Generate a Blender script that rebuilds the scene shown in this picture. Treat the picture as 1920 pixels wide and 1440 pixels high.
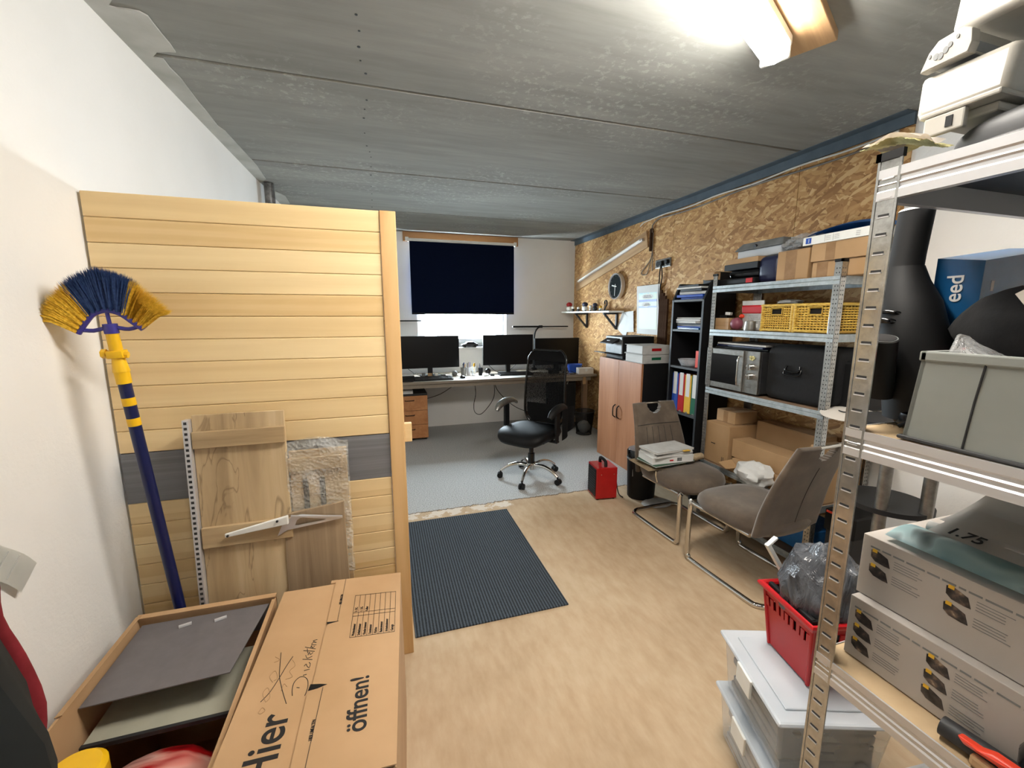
import bpy, bmesh, math, random
from mathutils import Vector, Matrix, Euler
random.seed(7)
for _o in list(bpy.data.objects): bpy.data.objects.remove(_o)
SC = bpy.context.scene
COL = SC.collection
PI = math.pi
R = math.radians
# ------------------------------------------------------------------ camera, sky, exposure
cam_d = bpy.data.cameras.new('camera'); cam = bpy.data.objects.new('camera', cam_d); COL.objects.link(cam)
cam_d.sensor_width = 36.0; cam_d.sensor_fit = 'HORIZONTAL'; cam_d.lens = 36.0*788.1/1920.0; cam_d.clip_start = .02
cam.location = (0, 0, 1.5); cam.rotation_euler = (R(90-9.25), 0, R(-17.15))
SC.camera = cam
W = bpy.data.worlds.new('daylight'); SC.world = W; W.use_nodes = True
wn = W.node_tree.nodes; wl = W.node_tree.links; wn.clear()
wo = wn.new('ShaderNodeOutputWorld'); wb = wn.new('ShaderNodeBackground')
wb.inputs[0].default_value = (.80, .91, 1, 1); wb.inputs[1].default_value = 60.0
wl.new(wb.outputs[0], wo.inputs[0])
pl = bpy.data.lights.new('window_daylight', 'AREA'); pl.shape = 'RECTANGLE'; pl.size = 1.16; pl.size_y = 1.25
pl.cycles.is_portal = True
plo = bpy.data.objects.new('window_daylight', pl); COL.objects.link(plo)
plo.location = (1.06, 5.93, 1.70); plo.rotation_euler = (R(-90), 0, 0)
SC.view_settings.view_transform = 'Standard'; SC.view_settings.look = 'None'
SC.view_settings.exposure = 1.22; SC.view_settings.gamma = 1.0; SC.view_settings.use_curve_mapping = False
LAMP_POWER = 54.0
# ------------------------------------------------------------------ materials
def s2l(c): return tuple(((x/12.92) if x <= .04045 else ((x+.055)/1.055)**2.4) for x in c)
class M:
    def __init__(s, name, col=(.5,.5,.5), rough=.6, metal=0.0, spec=None, coat=0, lin=False):
        s.m = bpy.data.materials.new(name); s.m.use_nodes = True
        s.n = s.m.node_tree.nodes; s.l = s.m.node_tree.links
        s.b = s.n['Principled BSDF']
        c = col if lin else s2l(col)
        s.b.inputs['Base Color'].default_value = (*c, 1); s.b.inputs['Roughness'].default_value = rough
        s.b.inputs['Metallic'].default_value = metal
        if spec is not None: s.b.inputs['Specular IOR Level'].default_value = spec
        if coat: s.b.inputs['Coat Weight'].default_value = coat
        s.m.diffuse_color = (*c, 1)
    def N(s, t, **k):
        n = s.n.new(t)
        for a, v in k.items():
            if a in n.inputs.keys() if isinstance(a, str) else False: n.inputs[a].default_value = v
            else: setattr(n, a, v)
        return n
    def coords(s, scale=(1,1,1), rot=(0,0,0), src='Object', loc=(0,0,0)):
        tc = s.n.new('ShaderNodeTexCoord'); mp = s.n.new('ShaderNodeMapping')
        mp.inputs['Scale'].default_value = scale; mp.inputs['Rotation'].default_value = rot; mp.inputs['Location'].default_value = loc
        s.l.new(tc.outputs[src], mp.inputs[0]); return mp.outputs[0]
    def noise(s, vec, scale=5, detail=4, rough=.5, dist=0):
        n = s.n.new('ShaderNodeTexNoise'); n.inputs['Scale'].default_value = scale; n.inputs['Detail'].default_value = detail
        n.inputs['Roughness'].default_value = rough; n.inputs['Distortion'].default_value = dist
        s.l.new(vec, n.inputs['Vector']); return n.outputs[0]
    def ramp(s, fac, stops):
        r = s.n.new('ShaderNodeValToRGB'); e = r.color_ramp.elements
        while len(e) < len(stops): e.new(.5)
        for i, (p, c) in enumerate(stops):
            e[i].position = p; e[i].color = (*(s2l(c) if len(c) == 3 else c[:3]), 1)
        s.l.new(fac, r.inputs[0]); return r.outputs[0]
    def mix(s, fac, a, b, mode='MIX'):
        x = s.n.new('ShaderNodeMix'); x.data_type = 'RGBA'; x.blend_type = mode
        for sock, v in ((x.inputs[0], fac), (x.inputs[6], a), (x.inputs[7], b)):
            if isinstance(v, (int, float)): sock.default_value = v
            elif isinstance(v, tuple): sock.default_value = (*s2l(v), 1)
            else: s.l.new(v, sock)
        return x.outputs[2]
    def math(s, op, a, b=0.0, c=None):
        x = s.n.new('ShaderNodeMath'); x.operation = op
        for i, v in enumerate((a, b) if c is None else (a, b, c)):
            if isinstance(v, (int, float)): x.inputs[i].default_value = v
            else: s.l.new(v, x.inputs[i])
        return x.outputs[0]
    def color(s, o): s.l.new(o, s.b.inputs['Base Color']); return s
    def roughl(s, o): s.l.new(o, s.b.inputs['Roughness']); return s
    def bump(s, h, strength=.3, dist=.01):
        b = s.n.new('ShaderNodeBump'); b.inputs['Strength'].default_value = strength; b.inputs['Distance'].default_value = dist
        s.l.new(h, b.inputs['Height']); s.l.new(b.outputs[0], s.b.inputs['Normal']); return s
    def grain(s, c1, c2, scale=(1,1,1), sc=6, rot=(0,0,0), detail=4, bump=0, lo=.3, hi=.7, dist=0):
        v = s.coords(scale, rot); n = s.noise(v, sc, detail, .6, dist)
        s.color(s.ramp(n, [(lo, c1), (hi, c2)]))
        if bump: s.bump(n, bump, .004)
        return s
MT = {}
def simple(name, col, rough=.6, metal=0, spec=None, var=.06, sc=12, bump=0, coat=0):
    m = M(name, col, rough, metal, spec, coat)
    c1 = tuple(max(0, c-var) for c in col); c2 = tuple(min(1, c+var*.6) for c in col)
    m.grain(c1, c2, sc=sc, bump=bump)
    MT[name] = m.m; return m
def build_materials():
    # white rendered wall
    m = M('white_plaster', (.93,.925,.91), .9); v = m.coords()
    n1 = m.noise(v, 1.2, 4); n2 = m.noise(v, 90, 4, .6); n3 = m.noise(v, 22, 3)
    m.color(m.ramp(n1, [(.3,(.90,.895,.88)),(.7,(.94,.935,.925))]))
    h = m.math('ADD', m.math('MULTIPLY', n2, .6), n3); m.bump(h, .35, .004); MT['plaster'] = m.m
    m = M('skim_plaster', (.66,.66,.64), .9); v = m.coords(); m.color(m.ramp(m.noise(v, 6, 5), [(.3,(.66,.66,.63)),(.7,(.76,.76,.74))])); MT['skim'] = m.m
    # concrete ceiling
    m = M('grey_concrete', (.55,.55,.53), .75); v = m.coords((.35,1.6,1)); v2 = m.coords(); v3 = m.coords((.8,7,1))
    n1 = m.noise(v, 2.2, 6, .6); n2 = m.noise(v2, 30, 5, .65); n3 = m.noise(v3, 2.5, 5, .6); n4 = m.noise(v2, 1.3, 3, .5)
    base = m.ramp(n1, [(.25,(.50,.50,.485)),(.5,(.565,.565,.55)),(.72,(.63,.63,.61))])
    base = m.mix(.25, base, m.ramp(n3, [(.35,(.47,.47,.46)),(.65,(.63,.63,.61))]))
    eff = m.math('MULTIPLY', m.ramp(n2, [(.53,(0,0,0)),(.64,(1,1,1))]), m.ramp(n4, [(.46,(0,0,0)),(.60,(.8,.8,.8))]))
    base = m.mix(eff, base, (.70,.70,.68))
    m.color(base); m.bump(n2, .12, .004); m.b.inputs['Roughness'].default_value = .95; m.b.inputs['Specular IOR Level'].default_value = .12; MT['concrete'] = m.m
    # floor: beige screed in front, grey speckled coating behind the crack
    m = M('screed_floor', (.8,.72,.6), .5); v = m.coords(); sep = m.n.new('ShaderNodeSeparateXYZ'); m.l.new(v, sep.inputs[0])
    n1 = m.noise(v, 1.6, 5, .6); n2 = m.noise(v, 55, 4, .6); vs = m.coords((3,1,1)); n3 = m.noise(vs, 7, 5, .6)
    beige = m.ramp(n1, [(.3,(.68,.575,.455)),(.5,(.735,.635,.515)),(.7,(.775,.69,.575))])
    beige = m.mix(.3, beige, m.ramp(n3, [(.35,(.66,.56,.44)),(.65,(.80,.72,.61))]))
    sp = m.noise(v, 130, 2, .8); sp2 = m.noise(v, 260, 2, .5)
    grey = m.ramp(sp, [(.36,(.46,.46,.45)),(.46,(.66,.66,.65)),(.6,(.75,.75,.745)),(.68,(.84,.84,.84))])
    wob = m.math('MULTIPLY', m.math('SUBTRACT', m.noise(m.coords((1,.2,1)), 16, 5, .7), .5), .09)
    wob2 = m.math('MULTIPLY', m.math('SUBTRACT', m.noise(m.coords((1,.2,1)), 1.6, 2), .5), .10)
    yy = m.math('ADD', m.math('ADD', sep.outputs[1], wob), wob2)
    mask = m.math('GREATER_THAN', yy, 3.125)
    line = m.math('LESS_THAN', m.math('ABSOLUTE', m.math('SUBTRACT', yy, 3.118)), .0075)
    edge = m.math('MULTIPLY', m.math('GREATER_THAN', yy, 3.01), m.math('GREATER_THAN', m.noise(v, 9, 4, .7), .50))
    edge = m.math('MULTIPLY', edge, m.math('LESS_THAN', sep.outputs[0], .95))
    beige = m.mix(m.math('MULTIPLY', edge, .55), beige, (.90,.88,.84))
    c = m.mix(mask, beige, grey); c = m.mix(m.math('MULTIPLY', line, .8), c, (.36,.30,.24)); m.color(c)
    hh = m.math('ADD', m.math('MULTIPLY', n2, .25), m.math('MULTIPLY', m.math('SUBTRACT', mask, m.math('MULTIPLY', line, 1.5)), .8))
    m.bump(hh, .25, .004); m.b.inputs['Roughness'].default_value = .9; m.b.inputs['Specular IOR Level'].default_value = .15; MT['floor'] = m.m
    # OSB
    m = M('osb_board', (.78,.62,.42), .7)
    def flakes(rot, sc, seed):
        v = m.coords((1, 1, 1), (rot, 0, 0), loc=(seed, seed, 0))
        mp = m.n.new('ShaderNodeMapping'); mp.inputs['Scale'].default_value = (1, 12*sc, 42*sc); m.l.new(v, mp.inputs[0])
        wv = m.noise(v, 9, 2, .5); ad = m.n.new('ShaderNodeVectorMath'); ad.operation = 'ADD'
        cmb = m.n.new('ShaderNodeCombineXYZ'); k = m.math('MULTIPLY', m.math('SUBTRACT', wv, .5), 2.4)
        m.l.new(k, cmb.inputs[1]); m.l.new(k, cmb.inputs[2]); m.l.new(mp.outputs[0], ad.inputs[0]); m.l.new(cmb.outputs[0], ad.inputs[1])
        vo = m.n.new('ShaderNodeTexVoronoi'); vo.inputs['Scale'].default_value = 1.0; m.l.new(ad.outputs[0], vo.inputs['Vector'])
        sx = m.n.new('ShaderNodeSeparateColor'); m.l.new(vo.outputs['Color'], sx.inputs[0]); return sx.outputs[0], sx.outputs[1], vo.outputs['Distance']
    L = [flakes(R(a), s, k) for a, s, k in ((12,1,0),(62,1.1,3.1),(-38,.95,7.7),(-10,1.3,5.2),(32,1.2,9.4))]
    cur = L[0][0]; hgt = L[0][1]
    for i, (c1, c2, d) in enumerate(L[1:]):
        sel = m.math('GREATER_THAN', c2, .56 + .02*i)
        mxn = m.math('ADD', m.math('MULTIPLY', cur, m.math('SUBTRACT', 1.0, sel)), m.math('MULTIPLY', c1, sel))
        hgt = m.math('ADD', m.math('MULTIPLY', hgt, m.math('SUBTRACT', 1.0, sel)), m.math('MULTIPLY', c1, sel)); cur = mxn
    big = m.noise(m.coords(), 2.0, 3)
    c = m.ramp(cur, [(0,(.52,.355,.19)),(.25,(.64,.465,.27)),(.55,(.72,.55,.34)),(.8,(.79,.635,.42)),(1,(.87,.74,.54))])
    c = m.mix(.25, c, m.ramp(big, [(.3,(.63,.46,.27)),(.7,(.74,.57,.36))])); m.color(c); m.bump(hgt, .45, .003); MT['osb'] = m.m
    # timbers
    def wood(name, c1, c2, c3, axis='x', rough=.5, sc=1.0, streak=26):
        m = M(name, c2, rough); s = {'x': (1.1,streak,streak), 'y': (streak,1.1,streak), 'z': (streak,streak,1.1)}[axis]
        v = m.coords(tuple(q*sc for q in s)); n = m.noise(v, 1.0, 5, .62, .6)
        s2 = {'x': (.6,7,7), 'y': (7,.6,7), 'z': (7,7,.6)}[axis]; n2 = m.noise(m.coords(tuple(q*sc for q in s2)), 1, 2, .5, .3)
        c = m.ramp(n, [(.25,c1),(.5,c2),(.75,c3)]); c = m.mix(.4, c, m.ramp(n2, [(.3,c1),(.7,c3)]))
        if name == 'oak_board':
            n5 = m.noise(m.coords((5,5,.9)), 2.2, 4, .5, 1.2); c = m.mix(m.ramp(n5, [(.480,(0,0,0)),(.497,(.75,.75,.75)),(.512,(0,0,0))]), c, (.36,.26,.16))
        m.color(c); m.bump(n, .06, .003); MT[name] = m.m; return m
    wood('pine_x', (.80,.655,.44), (.86,.73,.52), (.90,.79,.60))
    wood('pine_z', (.70,.52,.31), (.81,.65,.43), (.87,.73,.53), 'z', streak=14)
    wood('grey_insert', (.33,.33,.335), (.42,.42,.43), (.53,.53,.54), 'x', streak=60)
    wood('oak_board', (.44,.34,.22), (.73,.62,.46), (.84,.75,.60), 'z', streak=13)
    wood('oak_rail', (.50,.40,.27), (.73,.62,.46), (.84,.75,.60), 'x', streak=16)
    wood('oak_dark', (.46,.38,.29), (.60,.51,.40), (.70,.61,.49), 'z', streak=45)
    wood('beech_front', (.58,.37,.235), (.67,.45,.305), (.74,.53,.385), 'z', streak=12)
    wood('cherry_drawer', (.60,.37,.20), (.71,.47,.28), (.78,.56,.36), 'y', streak=18)
    wood('raw_timber', (.52,.39,.26), (.68,.54,.38), (.78,.65,.49), 'x', streak=20)
    wood('raw_timber_y', (.52,.39,.26), (.70,.56,.40), (.80,.67,.51), 'y', streak=20)
    wood('raw_timber_z', (.36,.27,.20), (.47,.36,.27), (.58,.46,.35), 'z', streak=20)
    wood('desk_edge', (.40,.36,.31), (.52,.47,.41), (.62,.57,.50), 'x', streak=20)
    wood('window_beam', (.50,.33,.17), (.64,.44,.25), (.72,.53,.33), 'x', streak=16)
    # plank variation for the panel
    m = M('panel_planks', (.86,.73,.52), .48); v = m.coords((1.2,22,22)); n = m.noise(v, 1.0, 5, .62, .8)
    sep = m.n.new('ShaderNodeSeparateXYZ'); m.l.new(m.coords(), sep.inputs[0])
    idx = m.math('FLOOR', m.math('DIVIDE', m.math('SUBTRACT', 1.89, sep.outputs[2]), .0787))
    wnz = m.n.new('ShaderNodeTexWhiteNoise'); wnz.noise_dimensions = '1D'; m.l.new(idx, wnz.inputs['W'])
    wav = m.n.new('ShaderNodeTexWave'); wav.wave_type = 'RINGS'; wav.inputs['Scale'].default_value = 1.3; wav.inputs['Distortion'].default_value = 7; wav.inputs['Detail'].default_value = 2
    cm = m.n.new('ShaderNodeCombineXYZ'); m.l.new(m.math('MULTIPLY', sep.outputs[0], .55), cm.inputs[0]); m.l.new(m.math('MULTIPLY', sep.outputs[2], 7), cm.inputs[2]); m.l.new(m.math('MULTIPLY', wnz.outputs[0], 30), cm.inputs[1]); m.l.new(cm.outputs[0], wav.inputs[0])
    c = m.ramp(n, [(.25,(.80,.655,.445)),(.5,(.855,.725,.515)),(.75,(.90,.79,.595))])
    c = m.mix(.28, c, m.ramp(wav.outputs[0], [(.2,(.77,.62,.41)),(.8,(.91,.80,.61))]))
    c = m.mix(.45, c, m.ramp(wnz.outputs[0], [(0,(.83,.70,.48)),(1,(.96,.88,.70))])); m.color(c); m.bump(n, .05, .003); MT['panel'] = m.m
    # cardboard
    for nm, c in (('cardboard', (.715,.575,.42)), ('cardboard_shelf', (.665,.535,.385)), ('cardboard_edge', (.64,.51,.36))):
        m = M(nm, c, .85); v = m.coords((1,1,1)); n = m.noise(v, 5, 4); n2 = m.noise(m.coords((1,1,60)), 4, 2)
        m.color(m.ramp(n, [(.3, tuple(x-.03 for x in c)), (.7, tuple(x+.025 for x in c))])); m.bump(n2, .06, .002); MT[nm] = m.m
    simple('tape_brown', (.57,.44,.30), .35)
    # metals
    m = M('galvanised', (.72,.72,.71), .38, .85); v = m.coords((1,1,1)); n = m.noise(v, 35, 4, .7); m.color(m.ramp(n, [(.3,(.62,.62,.61)),(.7,(.80,.80,.79))])); m.roughl(m.ramp(n, [(.3,(.5,.5,.5)),(.7,(.36,.36,.36))])); MT['galv'] = m.m
    m = M('zinc_beam', (.70,.72,.72), .42, .6); n = m.noise(m.coords(), 25, 4, .7); m.color(m.ramp(n, [(.3,(.60,.63,.64)),(.7,(.74,.77,.78))])); MT['zinc'] = m.m
    MT['chrome'] = M('chrome', (.85,.84,.82), .12, 1).m
    MT['steel'] = simple('brushed_steel', (.60,.59,.57), .33, .9, sc=40).m
    MT['alu'] = M('aluminium', (.86,.86,.87), .4, .7).m
    # plastics, fabrics
    simple('black_plastic', (.035,.035,.04), .6, var=.01, spec=.35); simple('trough_white', (.66,.645,.61), .5, var=.02); simple('clear_tape', (.8,.8,.8), .3)
    simple('black_gloss', (.03,.03,.035), .16, var=.01)
    simple('screen_black', (.012,.014,.02), .3, var=.004, spec=.3)
    simple('black_laminate', (.055,.058,.07), .55, var=.01)
    simple('grey_plastic', (.45,.46,.46), .5); simple('dark_grey', (.165,.165,.17), .55, var=.03)
    simple('white_plastic', (.90,.90,.88), .4, var=.02); simple('white_paper', (.84,.84,.83), .9, var=.03, sc=3); simple('dark_batten_wood', (.24,.165,.115), .95, var=.05, sc=20, spec=.08); simple('clock_dark', (.12,.14,.145), .85, var=.01, spec=.1)
    simple('paper_grey', (.74,.74,.73), .85, var=.05); simple('cream_box', (.80,.77,.73), .55, var=.02, sc=3)
    simple('red_metal', (.66,.06,.07), .35, var=.03); simple('red_plastic', (.70,.07,.10), .35, var=.02)
    simple('orange_red', (.88,.25,.15), .35, var=.02); simple('blue_plastic', (.13,.30,.66), .45, var=.03)
    simple('navy_plastic', (.10,.12,.24), .4, var=.02); simple('blue_tarp', (.12,.42,.68), .5, var=.05, sc=20)
    simple('blue_box', (.10,.32,.50), .25, var=.03); simple('green_plastic', (.08,.38,.27), .4, var=.03)
    simple('dark_green', (.20,.33,.25), .6, var=.04); simple('yellow_plastic', (.93,.73,.07), .38, var=.02)
    simple('yellow_binder', (.86,.68,.20), .4, var=.02); simple('purple_blue', (.22,.20,.53), .38, var=.02)
    simple('navy_pole', (.04,.085,.28), .35, var=.01)
    simple('black_fabric', (.055,.055,.062), .95, var=.02, sc=60, bump=.2); simple('seat_leather', (.03,.033,.04), .6, var=.01, bump=.05, spec=.3); simple('product_card', (.68,.65,.62), .7, var=.02, sc=3)
    simple('grey_felt', (.56,.57,.55), .85, var=.03, sc=5, bump=.1); simple('jute', (.70,.62,.50), .95, var=.08, sc=60, bump=.5)
    simple('dark_red_cloth', (.46,.045,.10), .9, var=.06, sc=20, bump=.2); simple('green_black_cloth', (.055,.075,.075), .9, var=.02, sc=8)
    simple('ink', (.10,.09,.09), .8, var=0); simple('faint_ink', (.63,.50,.36), .85, var=0)
    simple('foam_yellow', (.86,.83,.60), .95, var=.09, sc=40, bump=.8); simple('mauve', (.55,.30,.36), .5)
    simple('tape_silver', (.50,.50,.50), .3, .6, var=.18, sc=18, bump=.5); simple('dark_tape', (.31,.36,.40), .6, var=.03)
    simple('grey_folder', (.42,.405,.41), .5, var=.02, sc=25); simple('folder_inside', (.66,.65,.58), .6, var=.02)
    simple('cable_grey', (.45,.42,.38), .5); simple('cable_white', (.80,.79,.76), .5)
    m = M('wicker_yellow', (.80,.66,.25), .6); n = m.noise(m.coords((1,40,160)), 1, 2); m.color(m.ramp(n, [(.3,(.66,.50,.14)),(.7,(.86,.73,.34))])); m.bump(n, .6, .004); MT['wicker'] = m.m
    m = M('brown_suede', (.42,.37,.32), .95); v = m.coords(); n = m.noise(v, 5, 5, .6); n2 = m.noise(v, 300, 2)
    m.color(m.ramp(n, [(.3,(.275,.23,.19)),(.55,(.36,.31,.26)),(.75,(.45,.395,.335))])); m.bump(n2, .1, .002); m.b.inputs['Sheen Weight'].default_value = .35; MT['suede'] = m.m
    m = M('door_mat_ribs', (.16,.18,.2), .95); v = m.coords(); wv = m.n.new('ShaderNodeTexWave'); wv.bands_direction = 'X'; wv.inputs['Scale'].default_value = 20; wv.inputs['Distortion'].default_value = 1.2; wv.inputs['Detail'].default_value = 3; wv.inputs['Detail Scale'].default_value = 6
    m.l.new(v, wv.inputs[0]); n = m.noise(v, 350, 3, .7)
    c = m.ramp(wv.outputs[0], [(.15,(.105,.125,.145)),(.8,(.27,.305,.34))]); c = m.mix(m.ramp(n, [(.68,(0,0,0)),(.8,(.7,.7,.7))]), c, (.42,.44,.46)); m.color(c); m.bump(wv.outputs[0], .8, .005); MT['mat'] = m.m
    m = M('blind_fabric', (.035,.075,.16), .95, spec=.1); n = m.noise(m.coords(), 120, 2); m.color(m.ramp(n, [(.3,(.02,.055,.14)),(.7,(.03,.07,.165))])); MT['blind'] = m.m
    # translucent
    m = M('clear_plastic', (.92,.95,.97), .22); m.b.inputs['Alpha'].default_value = .30; m.color(m.ramp(m.noise(m.coords(), 9, 3), [(.3,(.86,.89,.92)),(.7,(.97,.98,1))])); MT['clear'] = m.m
    m = M('frosted_lid', (.82,.85,.87), .35); m.b.inputs['Alpha'].default_value = .72; m.color(m.ramp(m.noise(m.coords(), 4, 2), [(.3,(.78,.81,.84)),(.7,(.88,.90,.92))])); MT['frost'] = m.m
    m = M('grey_bin_bag', (.27,.28,.30), .22); n = m.noise(m.coords((1,1,.35)), 16, 4, .6, 1.5); m.color(m.ramp(n, [(.3,(.19,.20,.22)),(.7,(.38,.39,.41))])); m.bump(n, .9, .02); MT['bag'] = m.m
    m = M('clear_film', (.88,.88,.87), .15); v = m.coords(); n = m.noise(v, 20, 4, .6, 1.0); m.bump(n, .9, .02); m.b.inputs['Alpha'].default_value = .38; m.color(m.ramp(n, [(.3,(.80,.80,.79)),(.7,(.95,.95,.95))])); MT['film'] = m.m
    m = M('bubble_wrap', (.88,.87,.84), .2); v = m.coords(); vo = m.n.new('ShaderNodeTexVoronoi'); vo.inputs['Scale'].default_value = 95; m.l.new(v, vo.inputs[0])
    m.bump(vo.outputs[0], 1.0, .006); m.b.inputs['Alpha'].default_value = .30; m.color(m.ramp(m.noise(v, 14, 3), [(.3,(.82,.80,.74)),(.7,(1,1,.98))])); MT['bubble'] = m.m
    m = M('window_glass', (1,1,1), .02); g = m.n.new('ShaderNodeBsdfTransparent'); g.inputs[0].default_value = (.96,.98,.98,1)
    gl = m.n.new('ShaderNodeBsdfGlossy'); gl.inputs['Roughness'].default_value = .02; mx = m.n.new('ShaderNodeMixShader'); mx.inputs[0].default_value = .05
    m.l.new(g.outputs[0], mx.inputs[1]); m.l.new(gl.outputs[0], mx.inputs[2]); m.l.new(mx.outputs[0], m.n['Material Output'].inputs[0]); MT['glass'] = m.m
    m = M('mesh_cloth', (.03,.035,.045), .9, spec=.2); v = m.coords(); vo = m.n.new('ShaderNodeTexVoronoi'); vo.inputs['Scale'].default_value = 300; m.l.new(v, vo.inputs[0])
    m.l.new(m.ramp(vo.outputs[0], [(.15,(.35,.35,.35)),(.5,(.97,.97,.97))]), m.b.inputs['Alpha']); MT['mesh_cloth'] = m.m
    m = M('wire_mesh', (.05,.05,.055), .5); m.b.inputs['Alpha'].default_value = .45; MT['wire_mesh'] = m.m
    m = M('lamp_tube', (1,1,1), .5); m.b.inputs['Emission Color'].default_value = (1, .955, .88, 1); m.b.inputs['Emission Strength'].default_value = LAMP_POWER; MT['lamp'] = m.m
    for k in bpy.data.materials:
        if k.name not in MT: MT.setdefault(k.name, k)
    # binders, prints
    m = M('red_white_gloss', (.7,.1,.1), .3); n = m.noise(m.coords((1,3,1), (0,0,R(-35))), 3.5, 2, .4, .8); m.color(m.ramp(n, [(.30,(.25,.02,.03)),(.45,(.62,.05,.08)),(.53,(.80,.50,.46)),(.60,(.88,.70,.66)),(.68,(.60,.10,.10))])); MT['red_gloss'] = m.m
    m = M('bubble_pack_print', (.7,.85,.88), .3); n = m.noise(m.coords((1,1,1)), 9, 2, .4, .6); m.color(m.ramp(n, [(.40,(.60,.76,.79)),(.56,(.84,.94,.95)),(.66,(.40,.46,.48)),(.7,(.62,.72,.75))])); MT['pack'] = m.m
    m = M('photo_print', (.3,.3,.3), .4); n = m.noise(m.coords((1,1,1)), 45, 3, .5); m.color(m.ramp(n, [(.36,(.08,.08,.09)),(.52,(.24,.22,.22)),(.62,(.45,.38,.32)),(.72,(.75,.68,.60))])); MT['photo'] = m.m
    m = M('calendar_art', (.4,.7,.8), .6); sp = m.n.new('ShaderNodeSeparateXYZ'); m.l.new(m.coords(), sp.inputs[0])
    g = m.ramp(m.math('ADD', m.math('MULTIPLY', sp.outputs[2], 2.2), m.math('MULTIPLY', m.noise(m.coords(), 16, 4), .35)), [(.12,(.86,.90,.84)),(.48,(.84,.90,.86)),(.62,(.62,.82,.90)),(.95,(.30,.62,.80))]); m.color(g); MT['calart'] = m.m
build_materials()
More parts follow.
